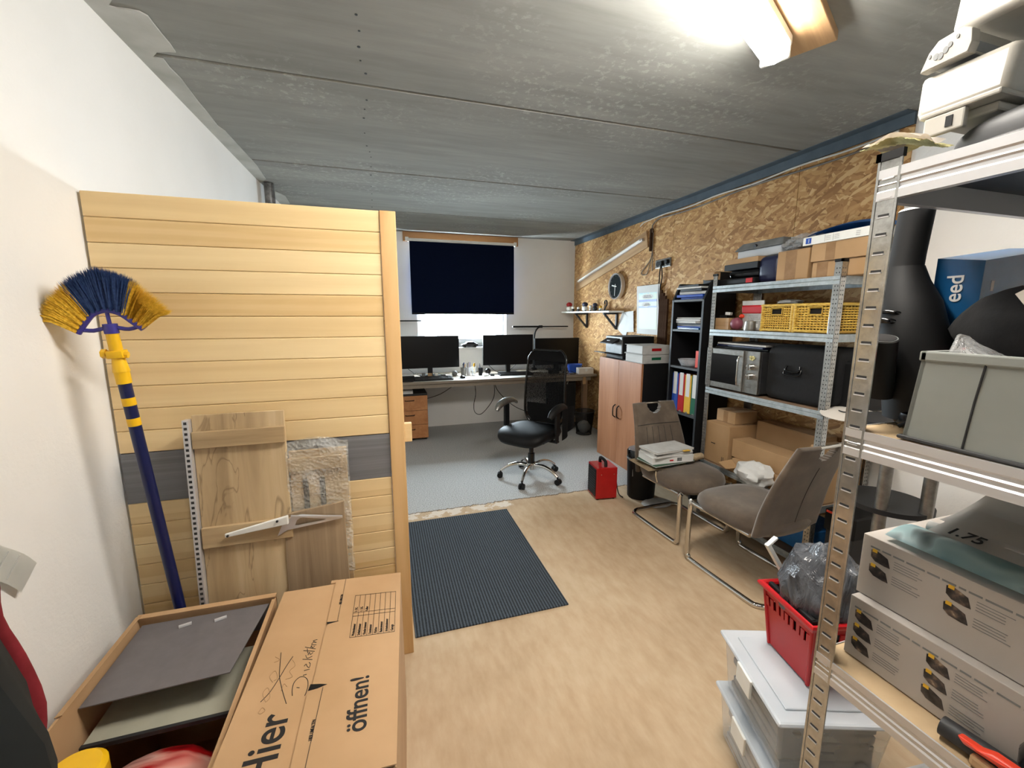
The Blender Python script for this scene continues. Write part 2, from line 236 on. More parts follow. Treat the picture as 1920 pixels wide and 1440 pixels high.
# ------------------------------------------------------------------ mesh helpers
class G:
    """collects shapes into one mesh"""
    def __init__(s): s.bm = bmesh.new()
    def _xf(s, vs, mtx):
        if mtx is not None:
            for v in vs: v.co = mtx @ v.co
    def box(s, a, b, bev=0, mtx=None, seg=2):
        a, b = [min(x, y) for x, y in zip(a, b)], [max(x, y) for x, y in zip(a, b)]
        r = bmesh.ops.create_cube(s.bm, size=1)['verts']
        for v in r: v.co = Vector([a[i] + (v.co[i]+.5)*(b[i]-a[i]) for i in range(3)])
        if bev:
            es = list({e for v in r for e in v.link_edges})
            o = bmesh.ops.bevel(s.bm, geom=es, offset=bev, segments=seg, affect='EDGES', profile=.5)
            r = list({v for f in o['faces'] for v in f.verts} | {v for v in r if v.is_valid})
        s._xf(r, mtx); return s
    def hexa(s, P8):
        v = [s.bm.verts.new(p) for p in P8]
        for f in ((3,2,1,0),(4,5,6,7),(0,1,5,4),(1,2,6,5),(2,3,7,6),(3,0,4,7)): s.bm.faces.new([v[i] for i in f])
        return s
    def poly(s, pts, th=None, d=(0,0,1)):
        """flat polygon; th gives it thickness along d"""
        vs = [s.bm.verts.new(p) for p in pts]; f = s.bm.faces.new(vs)
        if th:
            D = Vector(d)*th; w = [s.bm.verts.new(Vector(p)+D) for p in pts]; s.bm.faces.new(w[::-1]); n = len(pts)
            for i in range(n): s.bm.faces.new([vs[i], vs[(i+1) % n], w[(i+1) % n], w[i]][::-1])
        return s
    def cyl(s, p, q, r, r2=None, seg=20, cap=True):
        p, q = Vector(p), Vector(q); d = q-p; L = d.length; m = Matrix.Translation((p+q)/2) @ d.to_track_quat('Z', 'Y').to_matrix().to_4x4()
        bmesh.ops.create_cone(s.bm, cap_ends=cap, segments=seg, radius1=r, radius2=r if r2 is None else r2, depth=L, matrix=m); return s
    def sph(s, c, r, sc=(1,1,1), seg=16, mtx=None):
        m = Matrix.Translation(c) @ (mtx or Matrix()) @ Matrix.Diagonal((*sc, 1)); bmesh.ops.create_uvsphere(s.bm, u_segments=seg, v_segments=max(6, seg//2+2), radius=r, matrix=m); return s
    def tube(s, pts, r, seg=10, closed=False, sub=0, flat=1.0):
        P = [Vector(p) for p in pts]
        if sub:
            Q = []; n = len(P)
            for i in range(n if closed else n-1):
                p0 = P[(i-1) % n] if (closed or i > 0) else P[0]; p1 = P[i]; p2 = P[(i+1) % n]; p3 = P[(i+2) % n] if (closed or i < n-2) else P[-1]
                for k in range(sub):
                    t = k/sub; Q.append(.5*((2*p1)+(-p0+p2)*t+(2*p0-5*p1+4*p2-p3)*t*t+(-p0+3*p1-3*p2+p3)*t**3))
            if not closed: Q.append(P[-1])
            P = Q
        n = len(P); rings = []; up = None
        if isinstance(r, (list, tuple)) and len(r) != n:
            m0 = len(r)-1; r = [r[int(i/(n-1)*m0)]*(1-(i/(n-1)*m0) % 1) + r[min(m0, int(i/(n-1)*m0)+1)]*((i/(n-1)*m0) % 1) for i in range(n)]
        for i in range(n):
            a = P[(i-1) % n] if (closed or i > 0) else P[i]; b = P[(i+1) % n] if (closed or i < n-1) else P[i]
            d = (b-a).normalized() if (b-a).length > 1e-9 else Vector((0,0,1))
            if up is None: up = d.orthogonal().normalized()
            up = (up - d*up.dot(d)); up = up.normalized() if up.length > 1e-6 else d.orthogonal().normalized()
            w = d.cross(up); rr = r[i] if isinstance(r, (list, tuple)) else r
            rings.append([s.bm.verts.new(P[i] + up*math.cos(2*PI*k/seg)*rr + w*math.sin(2*PI*k/seg)*rr*flat) for k in range(seg)])
        for i in range(n if closed else n-1):
            A, B = rings[i], rings[(i+1) % n]
            for k in range(seg): s.bm.faces.new([A[k], A[(k+1) % seg], B[(k+1) % seg], B[k]])
        if not closed: s.bm.faces.new(rings[0][::-1]); s.bm.faces.new(rings[-1])
        return s
    def lathe(s, prof, c=(0,0,0), seg=28, sx=1, sy=1, close=False):
        rings = []
        for r, z in prof:
            rings.append([s.bm.verts.new((c[0]+math.cos(2*PI*k/seg)*r*sx, c[1]+math.sin(2*PI*k/seg)*r*sy, c[2]+z)) for k in range(seg)])
        for A, B in zip(rings, rings[1:]):
            for k in range(seg): s.bm.faces.new([A[k], A[(k+1) % seg], B[(k+1) % seg], B[k]])
        if prof[0][0] > 1e-6 and not close: s.bm.faces.new(rings[0][::-1])
        if prof[-1][0] > 1e-6 and not close: s.bm.faces.new(rings[-1])
        return s
    def grid(s, fn, nu, nv, th=0):
        V = [[s.bm.verts.new(fn(i/nu, j/nv)) for j in range(nv+1)] for i in range(nu+1)]
        for i in range(nu):
            for j in range(nv): s.bm.faces.new([V[i][j], V[i+1][j], V[i+1][j+1], V[i][j+1]])
        if th: 
            r = bmesh.ops.solidify(s.bm, geom=s.bm.faces[:], thickness=th)
        return s
    def frame(s, a, b, w, bev=0):
        """rectangular ring in the YZ plane of a thin box a..b"""
        (x0,y0,z0), (x1,y1,z1) = a, b
        s.box((x0,y0,z0),(x1,y0+w,z1),bev).box((x0,y1-w,z0),(x1,y1,z1),bev).box((x0,y0+w,z0),(x1,y1-w,z0+w),bev).box((x0,y0+w,z1-w),(x1,y1-w,z1),bev); return s
    def frame_xz(s, a, b, w):
        (x0,y0,z0), (x1,y1,z1) = a, b
        s.box((x0,y0,z0),(x0+w,y1,z1)).box((x1-w,y0,z0),(x1,y1,z1)).box((x0+w,y0,z0),(x1-w,y1,z0+w)).box((x0+w,y0,z1-w),(x1-w,y1,z1)); return s
def obj(name, g, mat, parent=None, smooth=False, bev=0, sub=0, loc=None, rot=None, wobble=0, angle=40):
    me = bpy.data.meshes.new(name)
    bmesh.ops.recalc_face_normals(g.bm, faces=g.bm.faces[:])
    if wobble:
        for v in g.bm.verts: v.co += Vector((random.uniform(-1,1), random.uniform(-1,1), random.uniform(-1,1)))*wobble
    g.bm.to_mesh(me); g.bm.free()
    mats = mat if isinstance(mat, (list, tuple)) else [mat]
    for x in mats: me.materials.append(MT[x])
    o = bpy.data.objects.new(name, me); COL.objects.link(o)
    if smooth:
        for p in me.polygons: p.use_smooth = True
        me.set_sharp_from_angle(angle=R(angle))
    if bev:
        b = o.modifiers.new('b', 'BEVEL'); b.width = bev; b.segments = 2; b.limit_method = 'ANGLE'
    if sub:
        b = o.modifiers.new('s', 'SUBSURF'); b.levels = sub; b.render_levels = sub
    if parent: o.parent = parent
    if loc: o.location = loc
    if rot: o.rotation_euler = rot
    return o
def thing(name, label, cat, loc=(0,0,0), rz=0, group=None, rot=None):
    o = bpy.data.objects.new(name, None); COL.objects.link(o); o.location = loc
    o.rotation_euler = rot if rot else (0, 0, rz); o.empty_display_size = .05
    o['label'] = label; o['category'] = cat
    if group: o['group'] = group
    return o
def tag(o, label, cat, group=None):
    o['label'] = label; o['category'] = cat
    if group: o['group'] = group
    return o
def struct(name, g, m, parent=None, **k):
    o = obj(name, g, m, parent, **k)
    if not parent: o['kind'] = 'structure'
    return o
def text_mesh(name, body, size, mat, parent, mtx, shear=0, sx=1.0, ext=.0003):
    cu = bpy.data.curves.new('t', 'FONT'); cu.body = body; cu.size = size; cu.extrude = ext; cu.shear = shear; cu.align_x = 'LEFT'
    cu.offset = size*.012
    t = bpy.data.objects.new('t', cu); COL.objects.link(t); bpy.context.view_layer.update()
    me = bpy.data.meshes.new_from_object(t.evaluated_get(bpy.context.evaluated_depsgraph_get()))
    bpy.data.objects.remove(t); bpy.data.curves.remove(cu); me.name = name
    me.transform(mtx @ Matrix.Diagonal((sx, 1, 1, 1))); me.materials.clear(); me.materials.append(MT[mat])
    o = bpy.data.objects.new(name, me); COL.objects.link(o); o.parent = parent; return o
def basis(origin, ex, ey):
    ex, ey = Vector(ex).normalized(), Vector(ey).normalized(); ez = ex.cross(ey)
    m = Matrix((ex, ey, ez)).transposed().to_4x4(); m.translation = Vector(origin); return m
def pillow(g, a, b, nu=10, nv=10, puff=.5, bulge=.03, noise=0):
    """soft box: superellipse section lifted with a crown"""
    cx, cy = (a[0]+b[0])/2, (a[1]+b[1])/2; w, h = (b[0]-a[0])/2, (b[1]-a[1])/2
    return g
def blob(g, c, r, sc=(1,1,1), amp=.15, seg=24, seed=0, freq=3.0):
    from mathutils import noise as nz
    i0 = len(g.bm.verts); g.bm.verts.ensure_lookup_table()
    bmesh.ops.create_uvsphere(g.bm, u_segments=seg, v_segments=seg//2+2, radius=r)
    g.bm.verts.ensure_lookup_table()
    for v in g.bm.verts[i0:]:
        d = v.co.normalized(); k = 1 + amp*nz.noise(d*freq + Vector((seed, seed*2.1, 0)))*2
        v.co = Vector((d.x*r*sc[0]*k, d.y*r*sc[1]*k, d.z*r*sc[2]*k)) + Vector(c)
    return g
def closed_carton(name, label, a, b, mat='cardboard_shelf', tape=None, group=None, axis='y', rz=0):
    """shipping carton with flap seam and tape; a, b world corners"""
    c = ((a[0]+b[0])/2, (a[1]+b[1])/2, a[2]); t = thing(name, label, 'box', c, rz, group)
    w, d, h = [(b[i]-a[i]) for i in range(3)]; e = .003
    g = G().box((-w/2,-d/2,0),(w/2,d/2,h-e), .004)
    obj('carton_body', g, mat, t)
    g = G()
    if axis == 'y': g.box((-w/2+.002,-d/2+.002,h-e),(-.002,d/2-.002,h)).box((.002,-d/2+.002,h-e),(w/2-.002,d/2-.002,h))
    else: g.box((-w/2+.002,-d/2+.002,h-e),(w/2-.002,-.002,h)).box((-w/2+.002,.002,h-e),(w/2-.002,d/2-.002,h))
    obj('flap', g, mat, t)
    if tape:
        y0, y1 = tape; g = G().box((-w/2-.0006, y0, h*.0+.004), (-w/2+.0004, y1, h-.004)).box((-w/2, y0, h), (w/2, y1, h+.0006)); obj('packing_tape', g, 'tape_brown', t)
    return t
# ================================================================== SETTING
H = 2.54; XR = 2.69; YB = 5.667
def xl(y): return -.897 + .0165*(y-1.7)     # left wall runs very slightly inwards
g = G().box((-1.3,-1.6,-.06),(3.0,6.0,0)); struct('floor', g, 'floor')
# ceiling: precast slabs with open joints
js = [-1.6, -.19, 1.015, 2.226, 3.43, 4.63, 5.9]
g = G()
for a, b in zip(js, js[1:]):
    g.box((-1.25, a+.006, H), (2.95, b-.006, H+.12), .006, seg=1)
g.box((-1.25,-1.6,H+.025),(2.95,5.9,H+.14)); struct('ceiling', g, 'concrete')
g = G()
for x, y in [(-.032,1.747),(-.026,1.834),(-.032,1.934),(-.03,2.028),(-.012,2.121),(-.015,2.361),(-.028,2.462),(-.036,2.566),(-.038,2.762),(-.032,2.953),(-.017,3.05),(-.011,3.143),(-.015,3.339),(-.019,3.525),(-.023,3.817),(-.022,4.041),(-.025,4.25),(-.03,4.514)]:
    g.cyl((x,y,H-.0012),(x,y,H+.001), random.uniform(.004,.008), seg=8)
struct('trim_1', g, 'black_plastic')
g = G()
pts = [(-0.873,1.925),(-0.869,1.976),(-0.862,2.02),(-0.865,2.091),(-0.868,2.145),(-0.863,2.195),(-0.852,2.237),(-0.857,2.308),(-0.856,2.382),(-0.86,2.504),(-0.856,2.587),(-0.866,2.697),(-0.854,2.812),(-0.848,2.942),(-0.85,3.112),(-0.842,3.304),(-0.844,3.5),(-0.836,3.721),(-0.839,3.98),(-0.793,3.85),(-0.778,3.54),(-0.781,3.394),(-0.787,3.211),(-0.791,3.072),(-0.795,2.956),(-0.811,2.891),(-0.805,2.728),(-0.805,2.616),(-0.8,2.505),(-0.795,2.393),(-0.802,2.313),(-0.799,2.245),(-0.834,2.242),(-0.801,2.198),(-0.755,2.182),(-0.73,2.179),(-0.727,2.125),(-0.729,2.071),(-0.73,2.007),(-0.729,1.963),(-0.746,1.944),(-0.775,1.943),(-0.809,1.947),(-0.832,1.943),(-.80,1.90),(-.79,1.7),(-.76,1.5),(-.90,1.3),(-.90,1.6)]
pts2 = [(min(x, x), y) for x, y in pts]
L = [(xl(y)-.004, y) for x, y in pts[:19]]
g.poly([(x, y, H-.006) for x, y in L[::1]] + [(x, y, H-.006) for x, y in pts[19:-2]], .005)
g.poly([(x, y, H-.006) for x, y in [(-.85,4.1),(-.778,4.254),(-.749,4.317),(-.764,4.592),(-.86,4.619)]], .005)
# matching feathered skim on top of the wall
struct('trim_2', g, 'skim')
# walls
def wallbox(name, a, b, m): struct(name, G().box(a, b), m)
g = G().hexa([(xl(-1.6)-.15,-1.6,0),(xl(-1.6),-1.6,0),(xl(5.9),5.9,0),(xl(5.9)-.15,5.9,0),(xl(-1.6)-.15,-1.6,H),(xl(-1.6),-1.6,H),(xl(5.9),5.9,H),(xl(5.9)-.15,5.9,H)]); struct('wall_left', g, 'plaster')
g = G().box((XR+.005,-1.6,0),(XR+.2,1.645,H)); struct('wall_right', g, 'plaster')
g = G()
ys = [1.64, 2.27, 3.52, 4.77, YB]
for a, b in zip(ys, ys[1:]): g.box((XR-.002, a+.0015, 0), (XR+.2, b-.0015, 2.478), .001, seg=1)
g.box((XR+.01,1.64,0),(XR+.2,YB,H)); struct('wall_right', g, 'osb')
g = G().box((XR-.012,1.64,2.478),(XR+.004,YB,H)).box((XR-.075,1.64,H-.004),(XR+.004,YB,H+.002)); struct('trim_3', g, 'dark_tape')
g = G().box((-1.3,-1.75,0),(3.0,-1.6,H)); struct('wall_front', g, 'plaster')
WX0, WX1, WZ0, WZ1 = .455, 1.665, 1.075, 2.36
g = G().box((-1.3,YB,0),(WX0,YB+.24,H)).box((WX1,YB,0),(3.0,YB+.24,H)).box((WX0,YB,0),(WX1,YB+.24,WZ0)).box((WX0,YB,WZ1),(WX1,YB+.24,H)); struct('wall_back', g, 'plaster')
# window: frame, sash, pane, sill
w = bpy.data.objects.new('window_1', None); COL.objects.link(w); w.location = (WX0, YB+.15, WZ0); w['kind'] = 'structure'
ww, wh = WX1-WX0, WZ1-WZ0
obj('window_frame', G().frame_xz((0,0,0),(ww,.07,wh),.055), 'white_plastic', w, bev=.004)
obj('window_sash', G().frame_xz((.05,-.018,.05),(ww-.05,.045,wh-.05),.06), 'white_plastic', w, bev=.005)
obj('window_pane', G().box((.105,.01,.105),(ww-.105,.018,wh-.105)), 'glass', w)
obj('window_sill', G().box((-.01,-.20,-.028),(ww+.01,0,0), .004), 'white_plastic', w)
obj('window_handle', G().cyl((.08,-.018,.62),(.08,-.05,.62),.012).box((.07,-.062,.50),(.09,-.048,.63),.004), 'white_plastic', w, smooth=True)
# ================================================================== WINDOW BLIND, BEAM
tag(obj('timber_beam', G().box((.31,YB-.05,2.422),(1.82,YB,2.537)), 'window_beam', bev=.003), 'knotty wooden beam screwed under the ceiling above the dark window blind', 'beam')
b = thing('roller_blind', 'dark navy roller blind pulled down over most of the window', 'blind', (1.067, YB-.085, 2.43))
obj('blind_fabric', G().box((-.683,-.001,-.898),(.683,.001,0)), 'blind', b)
obj('roller_tube', G().cyl((-.69,0,.005),(.69,0,.005),.018), 'white_plastic', b, smooth=True)
for s in (-1, 1): obj('bracket', G().box((s*.69,-.02,-.02),(s*.702,.03,.03),.002).box((s*.69,.025,-.01),(s*.73,.033,.04),.002), 'white_plastic', b)
obj('bottom_bar', G().box((-.683,-.006,-.915),(.683,.006,-.895),.003), 'black_plastic', b)
# ================================================================== CEILING LAMP ON BOARD
ang = math.atan2(.456,.89)
lt = thing('ceiling_lamp', 'lit white fluorescent batten lamp under the ceiling, end poking into view', 'lamp', (1.455,1.375,2.505), ang)
obj('lamp_housing', G().box((-1.32,-.05,-.035),(0,.05,0),.006), 'white_plastic', lt)
g = G(); 
prof = [(-.047,-.03),(-.047,-.055),(-.032,-.078),(0,-.086),(.032,-.078),(.047,-.055),(.047,-.03)]
va = [[g.bm.verts.new((x, y, z)) for y, z in prof] for x in (-1.30,-.02)]
for i in range(6): g.bm.faces.new([va[0][i],va[0][i+1],va[1][i+1],va[1][i]])
g.bm.faces.new(va[0]); g.bm.faces.new(va[1][::-1]); obj('lamp_tube', g, 'lamp', lt, smooth=True)
for x in (-1.31,-.018): obj('end_cap', G().box((x-.006,-.049,-.08),(x+.014,.049,-.02),.006), 'white_plastic', lt)
tag(obj('mounting_board', G().box((-1.45,-.115,-.034),(.145,.075,0),.003), 'raw_timber', loc=(1.485,1.345,2.54), rot=(0,0,ang)), 'raw wooden board fixed to the ceiling behind the lit lamp', 'board')
# ================================================================== PIPE IN THE CORNER
tag(obj('taped_pipe', G().cyl((-.80,3.97,0),(-.80,3.97,2.535),.038,seg=20), 'tape_silver', smooth=True), 'silver taped pipe rising beside the left wall to the ceiling', 'pipe')
# ================================================================== TIMBER PANEL ACROSS THE LEFT
PX0, PX1, PY, PZ = -.888, .072, 1.74, 1.89
pn = thing('timber_panel', 'tall pale plank panel with grey band standing against the left wall', 'panel', (0,0,0))
g = G(); x1 = .012; z = PZ
k = 0
while z > .02:
    if 1.02 > z > .90: z = .838
    h = min(.0787, z); nz_ = z-h
    if k < 11 and z > 1.02 or z <= .84:
        z0 = max(nz_, 0.0)
        if z > 1.02 and z0 < 1.024: z0 = 1.024
        g.box((PX0,PY,z0+.0006),(x1,PY+.028,z-.0006),.0022,seg=1)
    z = nz_; k += 1
    if 1.02 < z < 1.03: z = .838
obj('board_field', g, 'panel', pn)
obj('grey_insert', G().box((PX0,PY+.001,.8395),(x1,PY+.028,1.0225)), 'grey_insert', pn)
obj('edge_post', G().box((x1+.001,PY-.008,0),(PX1,PY+.042,PZ),.003), 'pine_z', pn)
obj('back_sheet', G().box((PX0,PY+.0285,0),(x1,PY+.036,PZ)), 'pine_z', pn)
obj('latch_block', G().box((PX1,PY+.005,.98),(PX1+.03,PY+.035,1.058),.002), 'pine_x', pn)
# ================================================================== BROOM
P0 = Vector((-.700,1.650,.0)); P1 = Vector((-.762,1.545,1.452))     # pole foot and neck
br = thing('cobweb_broom', 'long blue and yellow broom leaning head up against the plank panel', 'broom', P0)
ax = (P1-P0); Ln = ax.length
bm_ = ax.to_track_quat('Z','Y').to_matrix().to_4x4()
# local frame: z along the pole, x to the right of the picture, y into depth
zax = ax.normalized(); xax = Vector((1,.05,0)); xax = (xax - zax*xax.dot(zax)).normalized(); yax = zax.cross(xax)
BM = Matrix((xax, yax, zax)).transposed().to_4x4()
def bt(p): return BM @ Vector(p)
def bcyl(g, z0, z1, r0, r1=None): return g.cyl(bt((0,0,z0)), bt((0,0,z1)), r0, r1, seg=18)
obj('lower_pole', bcyl(G(),0,.93*Ln-.0,.0165), 'navy_pole', br, smooth=True)
for a, b in ((Ln*.80,Ln*.817),(Ln*.845,Ln*.862)): obj('yellow_band', bcyl(G(),a,b,.0172), 'yellow_plastic', br, smooth=True)
g = G(); bcyl(g,Ln*.893,Ln*.918,.019); bcyl(g,Ln*.918,Ln*.945,.021,.016); bcyl(g,Ln*.945,Ln*1.0,.0165,.0155)
obj('yellow_socket', g, 'yellow_plastic', br, smooth=True)
g = G(); g.cyl(bt((-.026,-.004,Ln*.957)), bt((.028,-.004,Ln*.952)), .010, seg=8); g.box((-.02,-.02,Ln*.947),(.02,.02,Ln*.962),.003,BM); g.cyl(bt((-.034,-.004,Ln*.957)), bt((-.022,-.004,Ln*.957)), .014, seg=6)
obj('wing_screw', g, 'yellow_plastic', br, smooth=True)
hd = G(); zc = Ln+.012
arc = [(-.078,0,zc-.010),(-.058,0,zc+.016),(-.032,0,zc+.044),(0,0,zc+.054),(.032,0,zc+.044),(.058,0,zc+.018),(.080,0,zc-.006)]
hd.tube([bt(p) for p in arc], .0085, sub=4, flat=1.5); hd.cyl(bt((0,0,zc-.016)), bt((0,0,zc+.012)), .0175, seg=18); hd.cyl(bt((0,0,zc)), bt((0,0,zc+.05)), .005)
hd.tube([bt((-.016,0,zc)), bt((-.042,.002,zc-.006)), bt((-.070,0,zc-.002))], .006, sub=3); hd.tube([bt((.016,0,zc)), bt((.042,.002,zc-.006)), bt((.072,0,zc+.002))], .006, sub=3)
obj('broom_head', hd, 'purple_blue', br, smooth=True)
def bristles(name, t0, t1, n, mat):
    from mathutils import noise as nz
    g = G()
    for i in range(n):
        t = t0 + (t1-t0)*random.random(); tt = t*(len(arc)-1); j = min(int(tt), len(arc)-2); f = tt-j
        p = Vector(arc[j]).lerp(Vector(arc[j+1]), f); a = (t-.5)*2
        a2 = a*R(52)
        L = .098 + .024*(1-abs(a)) + random.uniform(-.010,.004); 
        y0 = random.uniform(-.010,.010); d = Vector((-0+math.sin(a2+random.gauss(0,.02)), y0*8+random.gauss(0,.05)-.02*abs(a), math.cos(a2)))
        sag = Vector((0,0,-.016*abs(a)))
        p = p + Vector((0,y0,0)); q = p + d*L*.6 ; e = p + d*L + sag
        w = .0008; p = p + Vector((0,-.004*math.sin(t*90),0)); sd = Vector((.0012,0,0)) if abs(a) < .5 else Vector((.0006,0,.001)); dp = Vector((0,.0012,0))
        A = [bt(p-sd-dp), bt(p+sd-dp), bt(p+dp)]; B = [bt(q-sd-dp), bt(q+sd-dp), bt(q+dp)]; C = bt(e)
        A = [g.bm.verts.new(v) for v in A]; B = [g.bm.verts.new(v) for v in B]; C = g.bm.verts.new(C)
        for k in range(3): g.bm.faces.new([A[k],A[(k+1)%3],B[(k+1)%3],B[k]]); g.bm.faces.new([B[k],B[(k+1)%3],C])
    obj(name, g, mat, br)
simple('bristle_blue', (.12,.23,.42), .8, var=.07, sc=140); simple('bristle_yellow', (.93,.73,.17), .8, var=.16, sc=140)
bristles('yellow_bristles', 0, .30, 1300, 'bristle_yellow'); bristles('yellow_bristles', .70, 1.0, 1300, 'bristle_yellow'); bristles('blue_bristles', .27, .73, 2200, 'bristle_blue')
# ================================================================== BOARDS LEANING ON THE PANEL
def leaning(name, label, cat, xa, ztop, ytop, ybot, rzz=0):
    """Empty at the foot; local z runs up the board, local -y faces the viewer"""
    t = thing(name, label, cat, (xa, ybot, 0)); t.rotation_euler = (-math.atan2(ytop-ybot, ztop), 0, rzz)
    return t, math.hypot(ytop-ybot, ztop)
t, L = leaning('oak_cupboard_side', 'oak look board with two cross rails leaning on the plank panel', 'board', -.655, 1.16, 1.672, 1.60, 0)
obj('board_face', G().box((.015,0,0),(.300,.018,L),.001), 'oak_board', t)
obj('cross_rail', G().box((.016,-.016,L-.115),(.302,0,L-.056),.002), 'oak_rail', t); obj('cross_rail', G().box((.018,-.016,L-.475),(.306,0,L-.400),.002), 'oak_rail', t)
g = G().box((-.006,-.022,.02),(.014,.012,L-.012),.002)
obj('perforated_rail', g, 'alu', t)
g = G()
for i in range(58): g.box((-.0005,-.0227,.08+i*.0185),(.0085,-.0217,.089+i*.0185))
obj('rail_slot', g, 'dark_grey', t)['kind'] = 'stuff'
t, L = leaning('wrapped_board', 'board bundle in bubble wrap leaning beside the oak board', 'board', -.352, 1.02, 1.680, 1.655, 0)
obj('board_face', G().box((0,0,.1),(.20,.016,L-.02),.001), 'oak_rail', t)
obj('cross_rail', G().box((-.003,-.012,L-.095),(.185,0,L-.045),.002), 'oak_rail', t)
g = G(); 
for xx in (.042,.10): g.box((xx,-.004,.5),(xx+.018,.001,L-.13))
obj('dark_strip', g, 'dark_grey', t)
from mathutils import noise as NZ
def wrapf(u, v):
    x = -.006 + .215*u; z = .50+(L+.012-.50)*v; y = -.022 - .012*NZ.noise(Vector((x*18,0,z*14)))
    if v > .97: y += .012
    z += (.022*math.sin(PI*min(1,u*1.1))*.9 if v > .9 else 0)
    return (x, y, z)
obj('bubble_wrap', G().grid(wrapf, 24, 34), 'bubble', t, smooth=True)
t, L = leaning('dark_oak_board', 'short darker oak board leaning in front of the bubble wrap', 'board', -.385, .785, 1.638, 1.605, R(0))
g = G().poly([(.0,0,0),(.225,0,0),(.216,0,L+.012),(.008,0,L-.014)], .018, (0,1,0)); obj('board_face', g, 'oak_dark', t)
# shelf brackets hanging in front
t = thing('shelf_bracket', 'cream tapered shelf bracket lying across the oak board', 'bracket', (-.562,1.617,.735))
g = G().hexa([(0,-.004,-.010),(.205,-.012,.014),(.205,.004,.014),(0,.004,-.010),(0,-.004,.004),(.205,-.012,.046),(.205,.004,.046),(0,.004,.004)]); obj('bracket_arm', g, 'white_plastic', t, bev=.003)
obj('screw', G().cyl((.010,-.010,-.002),(.010,0,-.002),.004).cyl((.17,-.016,.032),(.17,0,.032),.004), 'dark_grey', t)
t = thing('angle_bracket', 'pierced silver metal angle bracket in front of the dark board', 'bracket', (-.400,1.628,.70))
def ring(g, out, inn, y0, y1):
    n = len(out)
    for y, fl in ((y0,1),(y1,-1)):
        for i in range(n):
            a, b = out[i], out[(i+1)%n]; c, d = inn[(i+1)%n], inn[i]
            g.bm.faces.new([g.bm.verts.new((p[0], y, p[1])) for p in ((a,b,c,d) if fl > 0 else (d,c,b,a))])
    for P in (out, inn):
        for i in range(n):
            a, b = P[i], P[(i+1)%n]; g.bm.faces.new([g.bm.verts.new(q) for q in ((a[0],y0,a[1]),(b[0],y0,b[1]),(b[0],y1,b[1]),(a[0],y1,a[1]))])
ring(g := G(), [(.0,.0),(.03,.018),(.225,.038),(.225,.045),(.085,.072),(.055,.070),(.02,.045)], [(.060,.032),(.070,.031),(.160,.039),(.168,.043),(.090,.060),(.080,.060),(.068,.052)], -.004, .001)
obj('bracket_web', g, 'alu', t)
g = G().hexa([(.05,-.010,.070),(.225,-.010,.044),(.225,.0,.044),(.05,.0,.070),(.05,-.010,.074),(.225,-.010,.048),(.225,.0,.048),(.05,.0,.074)]); obj('bracket_flange', g, 'alu', t)
# ================================================================== CARDBOARD BOXES LEFT FRONT
T = .55
bx = thing('moving_carton', 'closed cardboard carton lettered Hier öffnen! in the left foreground', 'box', (-.18,1.15,0))
def bl(x, y, z): return (x+.18, y-1.15, z)
A, B_, C_, D_ = (-.366,1.502), (.026,1.492), (-.013,.795), (-.392,.795)
g = G().hexa([bl(*D_,0), bl(*C_,0), bl(*B_,0), bl(*A,0), bl(*D_,T-.004), bl(*C_,T-.004), bl(*B_,T-.004), bl(*A,T-.004)]); obj('carton_body', g, 'cardboard', bx)
# left flap, then the overlapping right flap with tongue cut-outs
obj('left_flap', G().poly([bl(*A,T-.003), bl(-.19,1.498,T-.003), bl(-.20,.80,T-.003), bl(*D_,T-.003)], .003), 'cardboard', bx)
fl = [(-.198,1.512),(-.201,1.452),(-.205,1.293),(-.201,1.288),(-.2065,1.254),(-.2145,1.062),(-.223,1.043),(-.2285,.852),(-.2295,.80),(*C_,),(*B_,)]
g = G().poly([bl(x,y,T+.0025) for x,y in fl], .003); obj('right_flap', g, 'cardboard', bx)
ZT = T+.0062
g = G()
def strip(g, p, q, w, z=ZT, h=.0004):
    p, q = Vector((*p,0)), Vector((*q,0)); n = (q-p).normalized().cross(Vector((0,0,1)))*w/2
    g.poly([bl(v.x, v.y, z) for v in (p-n, q-n, q+n, p+n)], h); return g
strip(g, (-.165,1.512), (-.1745,1.286), .0012); strip(g, (-.187,1.043), (-.200,.80), .0012)
obj('fold_line', g, 'ink', bx)
g = G(); g.poly([bl(-.206,1.292,ZT), bl(-.203,1.283,ZT), bl(-.170,1.287,ZT)], .0006); g.poly([bl(-.219,1.062,ZT), bl(-.222,1.043,ZT), bl(-.200,1.044,ZT), bl(-.178,1.050,ZT), bl(-.195,1.056,ZT)], .0006); obj('tongue_slit', g, 'black_plastic', bx)
g = G(); TL, TR, BR, BL = (-.127,1.40), (.005,1.383), (-.005,1.190), (-.133,1.203)
lp = lambda a, b, t: (a[0]+(b[0]-a[0])*t, a[1]+(b[1]-a[1])*t)
for i in range(9): strip(g, lp(TL,TR,i/8), lp(BL,BR,i/8), .0011)
for t_ in (0,.45,.53,1): strip(g, lp(TL,BL,t_), lp(TR,BR,t_), .0011)
obj('printed_table', g, 'ink', bx)
def up_text(name, body, size, x, y, mat='ink', z=ZT, lean=0, sx=1.0, shear=0):
    ey = Vector((-1, lean, 0)); ex = Vector((lean, 1, 0))
    return text_mesh(name, body, size, mat, bx, basis(bl(x, y, z), ex, ey), sx=sx, shear=shear)
